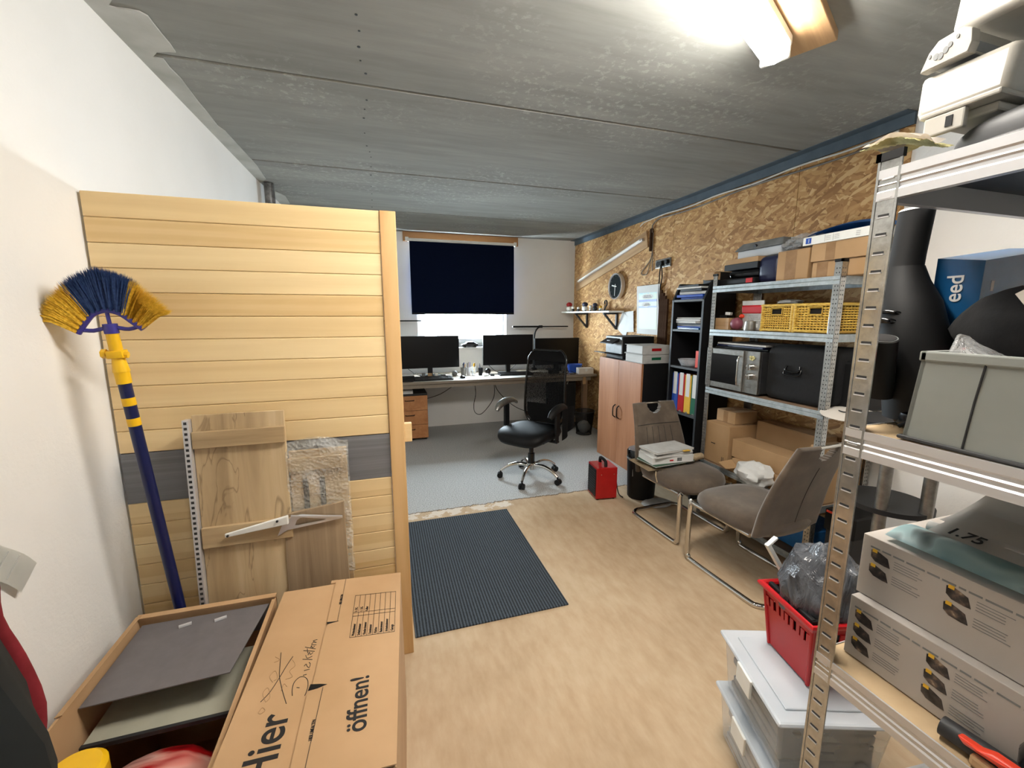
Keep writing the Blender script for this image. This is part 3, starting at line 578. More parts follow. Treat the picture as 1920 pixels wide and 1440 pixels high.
for i, (a, b) in enumerate((('Wohnzimmer','2. OG'),('Schlafzimmer','1. OG'),('Kinderzimmer','Keller'),('Esszimmer',''),('Küche',''),('Badezimmer',''),('Arbeitszimmer',''),('Garage',''))):
    p = lp(lp(TL,TR,(i+.75)/8), lp(BL,BR,(i+.75)/8), .97); up_text('printed_text', a, .0115, p[0], p[1], lean=.04, sx=.8)
    if b: p = lp(lp(TL,TR,(i+.75)/8), lp(BL,BR,(i+.75)/8), .43); up_text('printed_text', b, .0115, p[0], p[1], lean=.04, sx=.8)
up_text('printed_text', 'Hier', .098, -.262, .838, lean=.03, z=T+.0006, sx=.92)
up_text('printed_text', 'öffnen!', .066, -.078, .892, lean=.02, sx=.86)
up_text('printed_text', 'HIER UMFALTEN', .0115, -.193, .902, lean=.03, sx=.62); up_text('printed_text', 'HIER UMFALTEN', .0115, -.169, 1.368, lean=.03, sx=.62)
INK = {'x1':[(-.331,1.05),(-.316,1.074),(-.304,1.11),(-.292,1.154),(-.282,1.183)],'x2':[(-.317,1.208),(-.31,1.16),(-.303,1.119),(-.286,1.069),(-.269,1.026)],
'D1':[(-.259,1.046),(-.263,1.067),(-.262,1.088),(-.252,1.101),(-.240,1.099),(-.230,1.086),(-.226,1.066),(-.227,1.049),(-.229,1.037)],'D2':[(-.253,1.069),(-.246,1.066)],'D3':[(-.244,1.105),(-.235,1.106)],
'i':[(-.244,1.121),(-.230,1.122)],'s':[(-.246,1.137),(-.242,1.143),(-.238,1.134),(-.232,1.128),(-.231,1.14),(-.235,1.147)],'k1':[(-.254,1.164),(-.228,1.155)],'k2':[(-.248,1.177),(-.242,1.164),(-.230,1.168)],
'e':[(-.242,1.176),(-.240,1.186),(-.236,1.176),(-.230,1.182)],'t1':[(-.257,1.197),(-.226,1.185)],'t1c':[(-.244,1.184),(-.248,1.202)],'t2':[(-.255,1.210),(-.225,1.194)],'e2':[(-.239,1.202),(-.238,1.211),(-.234,1.201),(-.229,1.206)],
'n':[(-.225,1.210),(-.238,1.215),(-.234,1.223),(-.226,1.219),(-.236,1.229),(-.225,1.231)]}
FNT = {'f1':[(-.319,1.046),(-.312,1.058),(-.324,1.09),(-.332,1.075),(-.319,1.046)],'f2':[(-.329,1.018),(-.323,1.031),(-.315,1.021),(-.322,1.014),(-.329,1.018)],'f3':[(-.316,1.105),(-.328,1.127),(-.318,1.143),(-.307,1.116),(-.314,1.109)],'f4':[(-.289,1.07),(-.287,1.091),(-.278,1.08)],'f5':[(-.286,1.105),(-.27,1.109),(-.281,1.131),(-.27,1.147),(-.281,1.171)],'f6':[(-.328,1.175),(-.315,1.181),(-.329,1.196)]}
for nm, D, w_, mt in (('handwriting',INK,.0017,'ink'),('faded_handwriting',FNT,.0014,'faint_ink')):
    g = G()
    for l in D.values(): g.tube([bl(x, y, T+.0004) for x, y in l], w_/2, seg=6, sub=4)
    obj(nm, g, mt, bx)
obj('end_flap', G().poly([bl(-.20,.792,T-.002), bl(-.013,.792,T-.002), bl(-.013,.775,T-.05), bl(-.20,.765,T-.03)], .003), 'cardboard_edge', bx)
obj('back_tab', G().box(bl(-.215,1.500,T-.012), bl(-.195,1.516,T+.004)), 'cardboard', bx)
# open box to the left
ob = thing('open_carton', 'open cardboard carton against the left wall holding a grey folder', 'box', (-.6,1.2,0))
def ol(x, y, z): return (x+.6, y-1.2, z)
TO = .52; ox0, ox1, oy0, oy1 = -.81, -.402, .88, 1.545
for nm, a, b in (('left_wall_board',(ox0,oy0,0),(ox0+.006,oy1,TO)),('right_wall_board',(ox1-.006,oy0,0),(ox1,oy1,TO-.01)),('back_wall_board',(ox0,oy1-.006,0),(ox1,oy1,TO)),('near_wall_board',(ox0,oy0,0),(ox1,oy0+.006,TO)),('bottom_board',(ox0,oy0,0),(ox1,oy1,.006))):
    obj(nm, G().box(ol(*a), ol(*b)), 'cardboard', ob)
obj('folded_flap', G().poly([ol(ox0-.004,oy0+.3,TO-.0), ol(ox0-.004,oy1,TO), ol(ox0+.012,oy1,TO+.004), ol(ox0+.012,oy0+.3,TO+.004)], .003), 'cardboard', ob)
obj('folded_flap', G().poly([ol(ox0,oy1-.014,TO+.002), ol(ox1,oy1-.014,TO-.002), ol(ox1,oy1+.008,TO-.002), ol(ox0,oy1+.008,TO+.002)], .003), 'cardboard', ob)
obj('folded_flap', G().hexa([ol(ox1-.020,oy0,TO-.05),ol(ox1+.004,oy0,TO-.05),ol(ox1+.004,oy1-.02,TO-.05),ol(ox1-.020,oy1-.02,TO-.05),ol(ox1-.010,oy0,TO-.004),ol(ox1+.002,oy0,TO-.004),ol(ox1+.002,oy1-.02,TO-.004),ol(ox1-.010,oy1-.02,TO-.004)]), 'cardboard', ob)
fo = thing('ring_binder', 'grey lever arch folder lying open inside the open carton', 'folder', (-.6,1.3,.40))
def fl_(x, y, z): return (x+.6, y-1.3, z-.40)
obj('front_cover', G().poly([fl_(-.792,1.530,.497), fl_(-.424,1.528,.497), fl_(-.462,1.25,.487), fl_(-.800,1.235,.487)], .003), 'grey_folder', fo)
obj('back_cover', G().poly([fl_(-.425,1.45,.405), fl_(-.445,1.20,.405), fl_(-.785,1.20,.405), fl_(-.785,1.45,.405)], .003), 'folder_inside', fo)
obj('spine', G().box(fl_(-.786,1.528,.405), fl_(-.424,1.532,.498)), 'grey_folder', fo)
obj('rim', G().box(fl_(-.786,1.190,.400), fl_(-.445,1.2,.412)), 'dark_grey', fo)
g = G()
for x in (-.66,-.56): g.cyl(fl_(x-.014,1.485,.5007), fl_(x+.018,1.495,.5007), .006, seg=8)
obj('arch_slot', g, 'alu', fo)
tag(obj('glossy_bag', blob(G(), (-.59,1.06,.26), .25, (.70,.64,.60), .04, 32, 3), 'red_gloss', smooth=True), 'glossy red and pink bag at the bottom of the open carton', 'bag')
tag(obj('yellow_container', G().lathe([(0,0),(.055,0),(.06,.01),(.06,.045),(.05,.055),(0,.055)], (-.715,1.055,.43)), 'yellow_plastic', smooth=True), 'small yellow plastic lid in the open carton at the picture edge', 'lid')
# coat at the lower left edge
def coatf(u, v):
    z = .50 + .80*v; wdt = .38 - .06*v**1.2
    a = u*2*PI; n = NZ.noise(Vector((math.cos(a)*1.6, math.sin(a)*1.6, z*5)))*.06
    return (-.685 + math.cos(a)*(wdt*.50+n*.5+.012*math.sin(z*23)), .68 + math.sin(a)*(.15*(1-.4*v)+n*.6), z)
ct = thing('jacket', 'dark jacket with dark red edging heaped at the lower left corner', 'jacket', (0,0,0))
g = G().grid(coatf, 40, 16); tv = None; obj('jacket_body', g, 'green_black_cloth', ct, smooth=True)
def edge(uv, off=.0): return [Vector(coatf(u, v)) for u, v in uv]
obj('red_trim', G().tube(edge([(.105+.015*math.sin(k*1.3), k/10) for k in range(11)]), .013, seg=10, sub=3, flat=.7), 'dark_red_cloth', ct, smooth=True)
obj('red_piping', G().tube(edge([(.86-.02*k, .35+.02*k) for k in range(5)]), .005, sub=3), 'mauve', ct, smooth=True)
obj('stool_under_jacket', G().box((-.82,.56,0),(-.60,.80,.50),.01), 'black_plastic', ct)
# paper strip on the left wall
def papf(u, v): return (xl(1.25)+.006+.010*abs(math.sin(u*5)), 1.15+.18*u-.06*v, 1.075-.215*u-.045*v-.010*math.sin(u*6))
pp = thing('care_tag', 'curled white printed paper strip hanging on the left wall', 'paper', (0,0,0))
obj('paper_sheet', G().grid(papf, 12, 8, .0006), 'white_plastic', pp, smooth=True)
g = G()
for r_ in range(7):
    P = [papf(.08+.12*r_, u/10) for u in range(1,10)]; g.tube([(p[0]+.0012, p[1], p[2]) for p in P], .0009, seg=4)
obj('printed_lines', g, 'paper_grey', pp)['kind'] = 'stuff'
# ================================================================== MAT
mt_ = tag(obj('door_mat', G().box((.085,1.815,.0),(.872,2.968,.007),.002), 'mat'), 'dark ribbed grey blue floor mat in the middle of the room', 'mat')
# ================================================================== DESK AND WHAT STANDS ON IT
DZ = .745
dk = thing('desk', 'long workbench desk along the back wall under the window', 'desk', (.9,4.88,0))
obj('desk_top', G().box((-1.70,.0,DZ-.032),(1.77,.76,DZ),.003), 'desk_edge', dk)
obj('apron', G().box((-1.70,.03,DZ-.082),(1.70,.06,DZ-.033)), 'desk_edge', dk)
for x in (-1.62, 1.60): 
    for y in (.04, .66): obj('leg', G().box((x,y,0),(x+.06,y+.06,DZ-.033)), 'raw_timber_z', dk)
obj('lower_rail', G().box((1.0,.05,.11),(1.62,.09,.17)), 'raw_timber', dk)
obj('lower_shelf', G().box((1.0,.09,.13),(1.68,.66,.15)), 'raw_timber_z', dk)
obj('corner_bracket', G().box((1.58,.015,DZ-.13),(1.62,.04,DZ-.035)), 'raw_timber', dk)
def mon(label, x0, x1, z0, z1, y, rz, stand='stem'):
    t = thing('monitor', label, 'monitor', ((x0+x1)/2, y, DZ), rz, 'monitors on the desk'); w, h = (x1-x0)/2, (z1-z0)
    obj('screen_housing', G().box((-w,-.0,z0-DZ),(w,.035,z1-DZ),.004), 'black_plastic', t)
    obj('screen', G().box((-w+.006,-.002,z0-DZ+.014),(w-.006,-.0005,z1-DZ-.006)), 'screen_black', t)
    obj('stand_neck', G().box((-.03,.035,.01),(.03,.055,z0-DZ+.15),.004).box((-.028,.0,.01),(.028,.05,z0-DZ+.02),.004), 'black_plastic', t)
    obj('stand_base', G().box((-.13,-.09,0),(.13,.11,.010),.004), 'black_plastic', t)
    return t
mon('large black monitor nearest the plank panel, left of the window gap', .20, .945, .843, 1.248, 5.36, R(2))
mon('black monitor in the middle, right of the toy car', 1.262, 1.945, .850, 1.250, 5.36, R(-3))
mon('lower black monitor in the corner by the chipboard wall', 1.995, 2.652, .822, 1.192, 5.40, R(-1))
def barlamp(label, x0, x1, z, y, sx, sz0, bend):
    t = thing('bar_lamp', label, 'lamp', (sx, y, DZ), 0, 'T-shaped lamps on the desk')
    obj('light_bar', G().box((x0-sx,-.02,z-DZ-.008),((x0+x1)/2-sx-.02,.02,z-DZ+.010+.006),.004).box(((x0+x1)/2-sx+.02,-.02,z-DZ-.004),(x1-sx,.02,z-DZ+.012),.004), 'black_plastic', t)
    m = (x0+x1)/2-sx
    obj('joint', G().cyl((m,0,z-DZ-.014),(m,0,z-DZ+.022),.028), 'black_plastic', t, smooth=True)
    obj('gooseneck', G().tube([(m,0,z-DZ),(m-.05*bend,0,z-DZ-.02),(m-.095*bend,0,z-DZ-.09),(m-.105*bend,0,z-DZ-.25),(m-.10*bend,0,.02)],.011,sub=4), 'black_plastic', t, smooth=True)
    obj('clamp', G().box((m-.10*bend-.03,-.03,0),(m-.10*bend+.03,.03,.03),.004), 'black_plastic', t)
barlamp('black T-shaped bar lamp behind the right-hand monitors', 1.71, 2.53, 1.345, 5.52, 2.12, DZ, .9)
barlamp('black bar lamp at the left, half hidden by the plank panel', -.32, .49, 1.430, 5.52, .09, DZ, -.9)
# toy car on the sill
c = thing('model_car', 'dark toy car standing on the white window sill', 'toy', (1.135, YB-.03, WZ0))
prof = [(-.11,.018),(-.112,.036),(-.09,.046),(-.06,.050),(-.035,.074),(.045,.076),(.085,.052),(.108,.048),(.112,.020)]
g = G().poly([(x,-.045,z) for x,z in prof], .09, (0,1,0)); obj('car_body', g, 'dark_grey', c, bev=.004)
obj('windows', G().poly([(-.052,-.0465,.050),(-.032,-.0465,.070),(.040,-.0465,.072),(.066,-.0465,.052)], .093, (0,1,0)), 'black_gloss', c)
for x in (-.07,.07):
    for y in (-.047,.033): obj('wheel', G().cyl((x,y,.019),(x,y+.014,.019),.019), 'black_plastic', c, smooth=True)
tag(obj('sill_paper', G().box((.98,YB-.045,WZ0),(1.03,YB-.005,WZ0+.002)), 'white_paper'), 'scrap of white paper on the sill beside the toy car', 'paper')
def cup(name, label, cat, x, y, r, h, mat, n=0, cols=()):
    t = thing(name, label, cat, (x,y,DZ)); obj('cup', G().lathe([(r*.9,0),(r,h),(r-.002,h),(r*.9-.002,.003),(0,.003)],seg=20,close=True), mat, t, smooth=True)
    return t
cup('pen_cup', 'grey metal pen cup between the two left monitors', 'pen holder', .975, 5.26, .036, .105, 'steel'); cup('pen_cup', 'tall clear pen glass beside the grey metal cup', 'pen holder', 1.105, 5.24, .033, .115, 'clear'); cup('pen_cup', 'dark pen cup beside the middle monitor', 'pen holder', 1.19, 5.22, .030, .095, 'black_plastic'); cup('pen_cup', 'silver pen tin standing just right of the grey cup', 'pen holder', 1.045, 5.28, .032, .10, 'alu')
pc = ['white_plastic','black_plastic','yellow_plastic','blue_plastic','dark_grey','steel','purple_blue','black_plastic']
for i, (x, y) in enumerate([(.955,5.25),(.965,5.27),(.985,5.25),(.99,5.275),(.975,5.24),(1.04,5.28),(1.055,5.27),(1.03,5.29),(1.095,5.23),(1.11,5.25),(1.12,5.235),(1.18,5.22),(1.20,5.225),(1.195,5.21)]):
    a, b = random.uniform(-.14,.14), random.uniform(-.1,.1); L = random.uniform(.14,.17); cn_ = ['white','black','yellow','blue','grey','silver','purple','slim black'][i%8]
    tag(obj('pen', G().cyl((0,0,.012),(a*L,b*L,L),.0042,seg=8), pc[i%8], loc=(x,y,DZ), smooth=True), cn_+[' pen sticking out of the grey pen cup',' pen sticking out of the silver pen tin',' pen sticking out of the clear pen glass',' pen sticking out of the dark pen cup'][0 if i<5 else 1 if i<8 else 2 if i<11 else 3], 'pen', 'pens in the cups on the desk')
tag(obj('yellow_highlighter', G().cyl((0,0,.02),(.006,0,.155),.009,seg=10), 'yellow_plastic', loc=(1.115,5.262,DZ)), 'yellow marker standing in the clear pen glass', 'marker')
def keyboard(label, x, y, w, d, rz):
    t = thing('keyboard', label, 'keyboard', (x,y,DZ), rz); obj('key_base', G().hexa([(-w/2,-d/2,0),(w/2,-d/2,0),(w/2,d/2,0),(-w/2,d/2,0),(-w/2,-d/2,.014),(w/2,-d/2,.014),(w/2,d/2,.028),(-w/2,d/2,.028)]), 'black_plastic', t, bev=.003)
    g = G()
    for r_ in range(5):
        for c_ in range(19):
            xx = -w/2+.012+c_*(w-.024)/19; yy = -d/2+.012+r_*(d-.02)/5; zz = .014+.014*(r_+.5)/5; g.box((xx,yy,zz),(xx+(w-.024)/19-.003,yy+(d-.02)/5-.004,zz+.008))
    obj('keys', g, 'dark_grey', t)['kind'] = 'stuff'
keyboard('black keyboard in front of the left monitor', .565, 5.02, .46, .17, R(0)); keyboard('black keyboard in front of the middle monitor', 1.63, 5.13, .44, .15, R(-2))
t = thing('drawing_tablet', 'closed black laptop stack on the desk next to the plank panel', 'laptop', (.20,5.03,DZ))
obj('laptop_shell', G().box((-.16,-.12,0),(.13,.12,.022),.004), 'black_plastic', t); 
for i in (1,2): tag(obj('black_folder', G().box((-.16,-.12,0),(.125,.12,.020),.004), 'black_plastic', loc=(.20+.005*i,5.03,DZ+.023*i), rot=(0,0,R(2*i))), ['','black folder in the middle of the stack by the plank panel','black folder topmost of the stack by the plank panel'][i], 'folder')
tag(obj('desk_tray', G().box((-.16,-.1,0),(.13,.1,.006)), 'white_paper', loc=(.205,5.05,DZ+.066)), 'sheet of paper on top of the black folder stack', 'paper')
t = thing('computer_mouse', 'dark computer mouse on a pad right of the left keyboard', 'mouse', (.92,5.02,DZ+.004), R(10)); obj('mouse_shell', G().sph((0,0,.008),.055,(.55,1,.45)), 'black_gloss', t, smooth=True)
tag(obj('mouse_pad', G().cyl((0,0,0),(0,0,.004),.12,seg=32), 'grey_plastic', loc=(.99,5.03,DZ), smooth=True), 'round grey mouse pad on the desk', 'mouse pad')
tag(obj('desk_sheet', G().box((-.35,-.15,0),(.35,.15,.001)), 'white_paper', loc=(1.42,5.03,DZ+.0005), rot=(0,0,R(3))), 'white sheets spread on the desk behind the office chair', 'paper')
for i, (x, y, r, m, l) in enumerate([(1.30,5.28,.04,'black_gloss','round black headset cup beside the middle monitor'),(.86,5.24,.035,'grey_plastic','grey ball-shaped webcam beside the left monitor')]):
    tag(obj('desk_gadget', G().sph((0,0,r),r), m, loc=(x,y,DZ), smooth=True), l, 'gadget')
for i,(x,y,w_,d_,h_,m,l) in enumerate([(.55,5.22,.05,.03,.05,'cardboard','tiny brown box behind the left keyboard'),(.63,5.23,.035,.03,.045,'white_plastic','tiny white box behind the left keyboard'),(.71,5.2,.06,.04,.03,'black_plastic','small black adapter behind the left keyboard'),(.47,5.24,.04,.03,.055,'grey_plastic','small grey box behind the left keyboard'),(1.23,5.12,.07,.05,.03,'white_plastic','small white tray in front of the dark pen cup'),(1.32,5.13,.05,.07,.02,'black_plastic','flat black case in front of the middle monitor'),(2.15,5.10,.12,.08,.05,'black_plastic','black power box on the desk in the corner'),(2.30,5.12,.05,.06,.09,'steel','silver gadget beside the blue tub on the desk')]):
    tag(obj('desk_box', G().box((-w_/2,-d_/2,0),(w_/2,d_/2,h_),.003), m, loc=(x,y,DZ+.001), rot=(0,0,random.uniform(-.4,.4))), l, 'box')
g = G().tube([(.30,5.40,DZ+.09),(.40,5.36,DZ+.02),(.50,5.28,DZ+.01),(.60,5.30,DZ+.02),(.75,5.27,DZ+.03),(.90,5.22,DZ+.006)],.0035,sub=4); tag(obj('desk_cable', g, 'black_plastic'), 'black cable lying on the desk under the left monitor', 'cable')
g = G().tube([(1.35,5.42,DZ+.10),(1.42,5.36,DZ+.03),(1.5,5.34,DZ+.006),(1.6,5.36,DZ+.02),(1.72,5.40,DZ+.10)],.0035,sub=4); tag(obj('desk_cable', g, 'black_plastic'), 'black cable lying on the desk under the middle monitor', 'cable')
g = G().tube([(2.28,4.98,DZ+.005),(2.33,5.02,DZ+.03),(2.28,5.08,DZ+.015),(2.36,5.04,DZ+.03),(2.40,4.96,DZ+.005),(2.31,4.93,DZ+.006)],.0045,sub=4); tag(obj('desk_cable', g, 'black_plastic'), 'tangled black cable at the right end of the desk', 'cable')
t = thing('blue_tub', 'blue plastic tub on the desk in the right corner', 'tub', (2.47,5.14,DZ)); obj('tub_body', G().lathe([(.075,0),(.10,.11),(.097,.11),(.072,.004),(0,.004)],close=True,sx=1.1,sy=.8), 'blue_plastic', t, smooth=True)
cb = thing('white_carton_tray', 'small white carton with round hole at the right end of the desk', 'box', (2.545,4.985,DZ), R(-8))
obj('tray_body', G().box((-.10,-.06,0),(.10,.06,.075),.002), 'cream_box', cb); obj('finger_hole', G().cyl((0,-.0615,.05),(0,-.059,.05),.018), 'white_paper', cb)
# cables under desk
for pts_, l, m in [([(1.02,5.60,.66),(.9,5.62,.56),(.72,5.63,.45),(.52,5.60,.40)],'black cable slanting down the wall to the drawer unit','black_plastic'),
    ([(1.06,5.0,.71),(1.075,5.0,.55),(1.05,5.0,.42),(1.06,5.0,.32),(1.13,5.0,.285),(1.22,5.0,.36),(1.30,5.0,.48),(1.315,5.0,.60),(1.30,5.0,.71)],'black cable looping down below the desk left of the chair','black_plastic'),
    ([(1.32,5.05,.71),(1.36,5.05,.58),(1.48,5.05,.44),(1.62,5.05,.33),(1.8,5.05,.25)],'black cable running from the desk down behind the chair','black_plastic'),
    ([(2.32,5.0,.66),(2.27,5.0,.5),(2.29,5.0,.4),(2.36,5.0,.28)],'thin white cable hanging below the right end of the desk','cable_white'),
    ([(2.52,5.0,.30),(2.55,4.98,.25),(2.53,4.97,.12),(2.60,4.95,.05),(2.63,4.85,.01)],'white cable dropping to the floor behind the waste basket','cable_white')]:
    tag(obj('hanging_cable', G().tube(pts_, .0042, sub=5), m, smooth=True), l, 'cable')
t = thing('computer_tower', 'black computer tower under the right end of the desk', 'computer', (2.30,5.2,.151)); obj('tower_case', G().box((-.13,-.20,0),(.13,.22,.50),.006), 'black_laminate', t); obj('front_grille', G().box((-.115,-.206,.04),(.115,-.199,.46),.003), 'black_plastic', t)
t = thing('power_strip', 'white power strip on the low desk shelf', 'power strip', (2.26,4.945,.171)); obj('strip_body', G().box((-.15,-.02,0),(.13,.02,.035),.006), 'white_plastic', t); obj('plug', G().box((-.05,-.02,.035),(-.01,.02,.07),.006).box((.04,-.02,.035),(.08,.02,.065),.006), 'white_plastic', t)
# waste basket
t = thing('waste_basket', 'black wire waste basket under the desk corner', 'basket', (2.43,4.74,0))
obj('wire_wall', G().lathe([(.095,.002),(.128,.30),(.126,.30),(.093,.004)],close=True,seg=32), 'wire_mesh', t, smooth=True); obj('rim', G().tube([(math.cos(a)*.128,math.sin(a)*.128,.30) for a in [i*PI/16 for i in range(32)]],.005,closed=True).tube([(math.cos(a)*.096,math.sin(a)*.096,.006) for a in [i*PI/16 for i in range(32)]],.005,closed=True), 'black_plastic', t, smooth=True)
tag(obj('rubbish_bag', blob(G(), (0,0,.085), .082, (1,1,.95), .10, 20, 5), 'white_paper', loc=(2.43,4.74,.008), smooth=True), 'crumpled white rubbish inside the black waste basket', 'rubbish')
# drawer unit
t = thing('drawer_unit', 'reddish wooden drawer unit with three drawers under the desk', 'drawer unit', (.28,5.29,0))
obj('unit_body', G().box((-.212,-.235,.03),(.212,.25,.58),.002), 'black_laminate', t)
for i, (z0, z1) in enumerate([(.035,.20),(.204,.375),(.379,.555)]):
    d = obj('drawer', G().box((-.210,-.255,z0),(.210,-.236,z1),.002), 'cherry_drawer', t)
    obj('drawer_handle', G().tube([(-.05,-.256,z1-.05),(-.045,-.275,z1-.052),(.045,-.275,z1-.052),(.05,-.256,z1-.05)],.004,sub=2), 'black_plastic', d, smooth=True)
for x in (-.18,.18):
    for y in (-.2,.2): obj('caster', G().cyl((x-.01,y,.016),(x+.01,y,.016),.016), 'black_plastic', t, smooth=True)
g = G()
for i in range(5): g.box((-.14+.004*random.random(),-.13,.0075*i),(.12+.008*random.random(),.12,.0075*i+.007))
tag(obj('paper_pile', g, 'white_paper', loc=(.20,5.18,.581)), 'pile of white paper on top of the drawer unit', 'paper')
# ================================================================== OFFICE CHAIR
oc = thing('office_chair', 'black mesh-back office chair with chrome star base on casters', 'office chair', (1.278,3.533,0), R(-52))
sp = G()
for k in range(5):
    a = R(234 + 72*k + 52); dx, dy = math.cos(a), math.sin(a)
    sp = G().tube([(dx*.03,dy*.03,.125),(dx*.12,dy*.12,.138),(dx*.21,dy*.21,.118),(dx*.285,dy*.285,.070)],[.021,.019,.016,.013],sub=4,seg=12,flat=.8)
    l = obj('base_leg', sp, 'chrome', oc, smooth=True)
    c = obj('caster', G().cyl((dx*.292-dy*.024,dy*.292+dx*.024,.026),(dx*.292-dy*.005,dy*.292+dx*.005,.026),.026).cyl((dx*.292+dy*.024,dy*.292-dx*.024,.026),(dx*.292+dy*.005,dy*.292-dx*.005,.026),.026).cyl((dx*.286,dy*.286,.04),(dx*.286,dy*.286,.075),.007).box((dx*.292-.012,dy*.292-.012,.035),(dx*.292+.012,dy*.292+.012,.058),.005), 'black_plastic', oc, smooth=True)
obj('gas_lift', G().cyl((0,0,.09),(0,0,.24),.032).cyl((0,0,.24),(0,0,.36),.022), 'black_gloss', oc, smooth=True)
obj('hub', G().cyl((0,0,.09),(0,0,.15),.045), 'chrome', oc, smooth=True)
obj('seat_mechanism', G().box((-.09,-.12,.345),(.09,.14,.395),.01).box((.09,-.05,.36),(.16,-.03,.375),.003), 'black_plastic', oc)
def seatf(w, d, h, dome, yfront):
    def f(u, v):
        x = (u-.5)*2; y = (v-.5)*2; return (x, y)
    return f
def cushion(g, cx, cy, z, w, d, th, dome=.015, droop=.04, n=18, ex=4.0):
    """upholstered pad: superellipse plan, crowned top, front edge dropping (front = -y)"""
    import itertools
    rings = []
    prof = [(0.0,-th*.5,0),(.80,-th*.5,0),(.95,-th*.38,0),(1.0,0,0),(.975,th*.30,0),(.90,th*.48,1),(.6,th*.52+dome*.6,1),(.3,th*.52+dome*.9,1),(0.0,th*.52+dome,1)]
    seg = n*4; prev = None; top = None
    for r, zz, _ in prof:
        ring_ = []
        if r == 0: v = g.bm.verts.new((cx,cy,z+zz)); ring_ = [v]
        else:
            for k in range(seg):
                a = 2*PI*k/seg; c_, s_ = math.cos(a), math.sin(a)
                rx = math.copysign(abs(c_)**(2/ex), c_)*r; ry = math.copysign(abs(s_)**(2/ex), s_)*r
                fr = max(0, -ry-.45)/.55
                ring_.append(g.bm.verts.new((cx+rx*w/2, cy+ry*d/2, z+zz-droop*fr*fr)))
        if prev is not None:
            if len(prev) == 1: [g.bm.faces.new([prev[0],ring_[(k+1)%seg],ring_[k]]) for k in range(seg)]
            elif len(ring_) == 1: [g.bm.faces.new([prev[k],prev[(k+1)%seg],ring_[0]]) for k in range(seg)]
            else: [g.bm.faces.new([prev[k],prev[(k+1)%seg],ring_[(k+1)%seg],ring_[k]]) for k in range(seg)]
        prev = ring_
    return g
obj('seat', cushion(G(), 0,-.03,.445,.50,.50,.09,.012,.045), 'seat_leather', oc, smooth=True, angle=80)
def backf(u, v):
    z = .47 + .70*v; w = .225*(1-.10*v) * (1 if v > .12 else .72+.28*v/.12) * (1-.25*max(0,v-.93)/.07); x = (u-.5)*2*w
    y = .235 + .05*v + .03*math.sin(v*PI)*-1 - .045*(1-(2*u-1)**2)*-.6
    return (x, y, z)
obj('back_mesh', G().grid(backf, 12, 20), 'mesh_cloth', oc, smooth=True)
fr = [backf(0,k/10) for k in range(11)] + [backf(k/6,1) for k in range(1,6)] + [backf(1,1-k/10) for k in range(11)] + [backf(1-k/6,0) for k in range(1,6)]
obj('back_frame', G().tube(fr, .011, closed=True, sub=2), 'black_gloss', oc, smooth=True)
obj('lumbar_pad', G().grid(lambda u,v: (backf(.06+.88*u,.0+.26*v)[0], backf(.06+.88*u,.26*v)[1]-.006, backf(u,.02+.26*v)[2]), 8, 5, .006), 'black_fabric', oc, smooth=True)
obj('top_panel', G().grid(lambda u,v: (backf(.03+.94*u,.86+.13*v)[0], backf(u,.86+.13*v)[1]-.004, backf(u,.86+.13*v)[2]), 8, 4, .005), 'black_fabric', oc, smooth=True)
obj('back_support', G().tube([(0,.10,.37),(0,.24,.37),(0,.30,.44),(0,.285,.60),(0,.28,.72)],[.03,.028,.024,.02,.015],sub=4,flat=.5), 'black_plastic', oc, smooth=True)
for s in (-1, 1):
    arm = obj('armrest', G().tube([(s*.275,.16,.665),(s*.28,.09,.70),(s*.285,-.02,.70),(s*.285,-.11,.675),(s*.28,-.16,.635)],[.014,.021,.024,.022,.014],sub=4,flat=1.5), 'steel' if s < 0 else 'black_plastic', oc, smooth=True)
    obj('arm_post', G().box((s*.275-.012,-.045,.47),(s*.275+.012,.025,.69),.006).box((s*.16,-.035,.385),(s*.285,.015,.40),.004).box((s*.27-.006,-.035,.385),(s*.27+.010,.015,.5),.004), 'black_plastic', oc)
# garment over the right arm
obj('draped_cloth', G().grid(lambda u,v: (.30+.012*math.sin(u*9)*v, .03+.24*u+.03*v*math.sin(u*6), .70-.30*v*(1-.35*u) - .02*u), 10, 10, .004), 'black_fabric', oc, smooth=True)
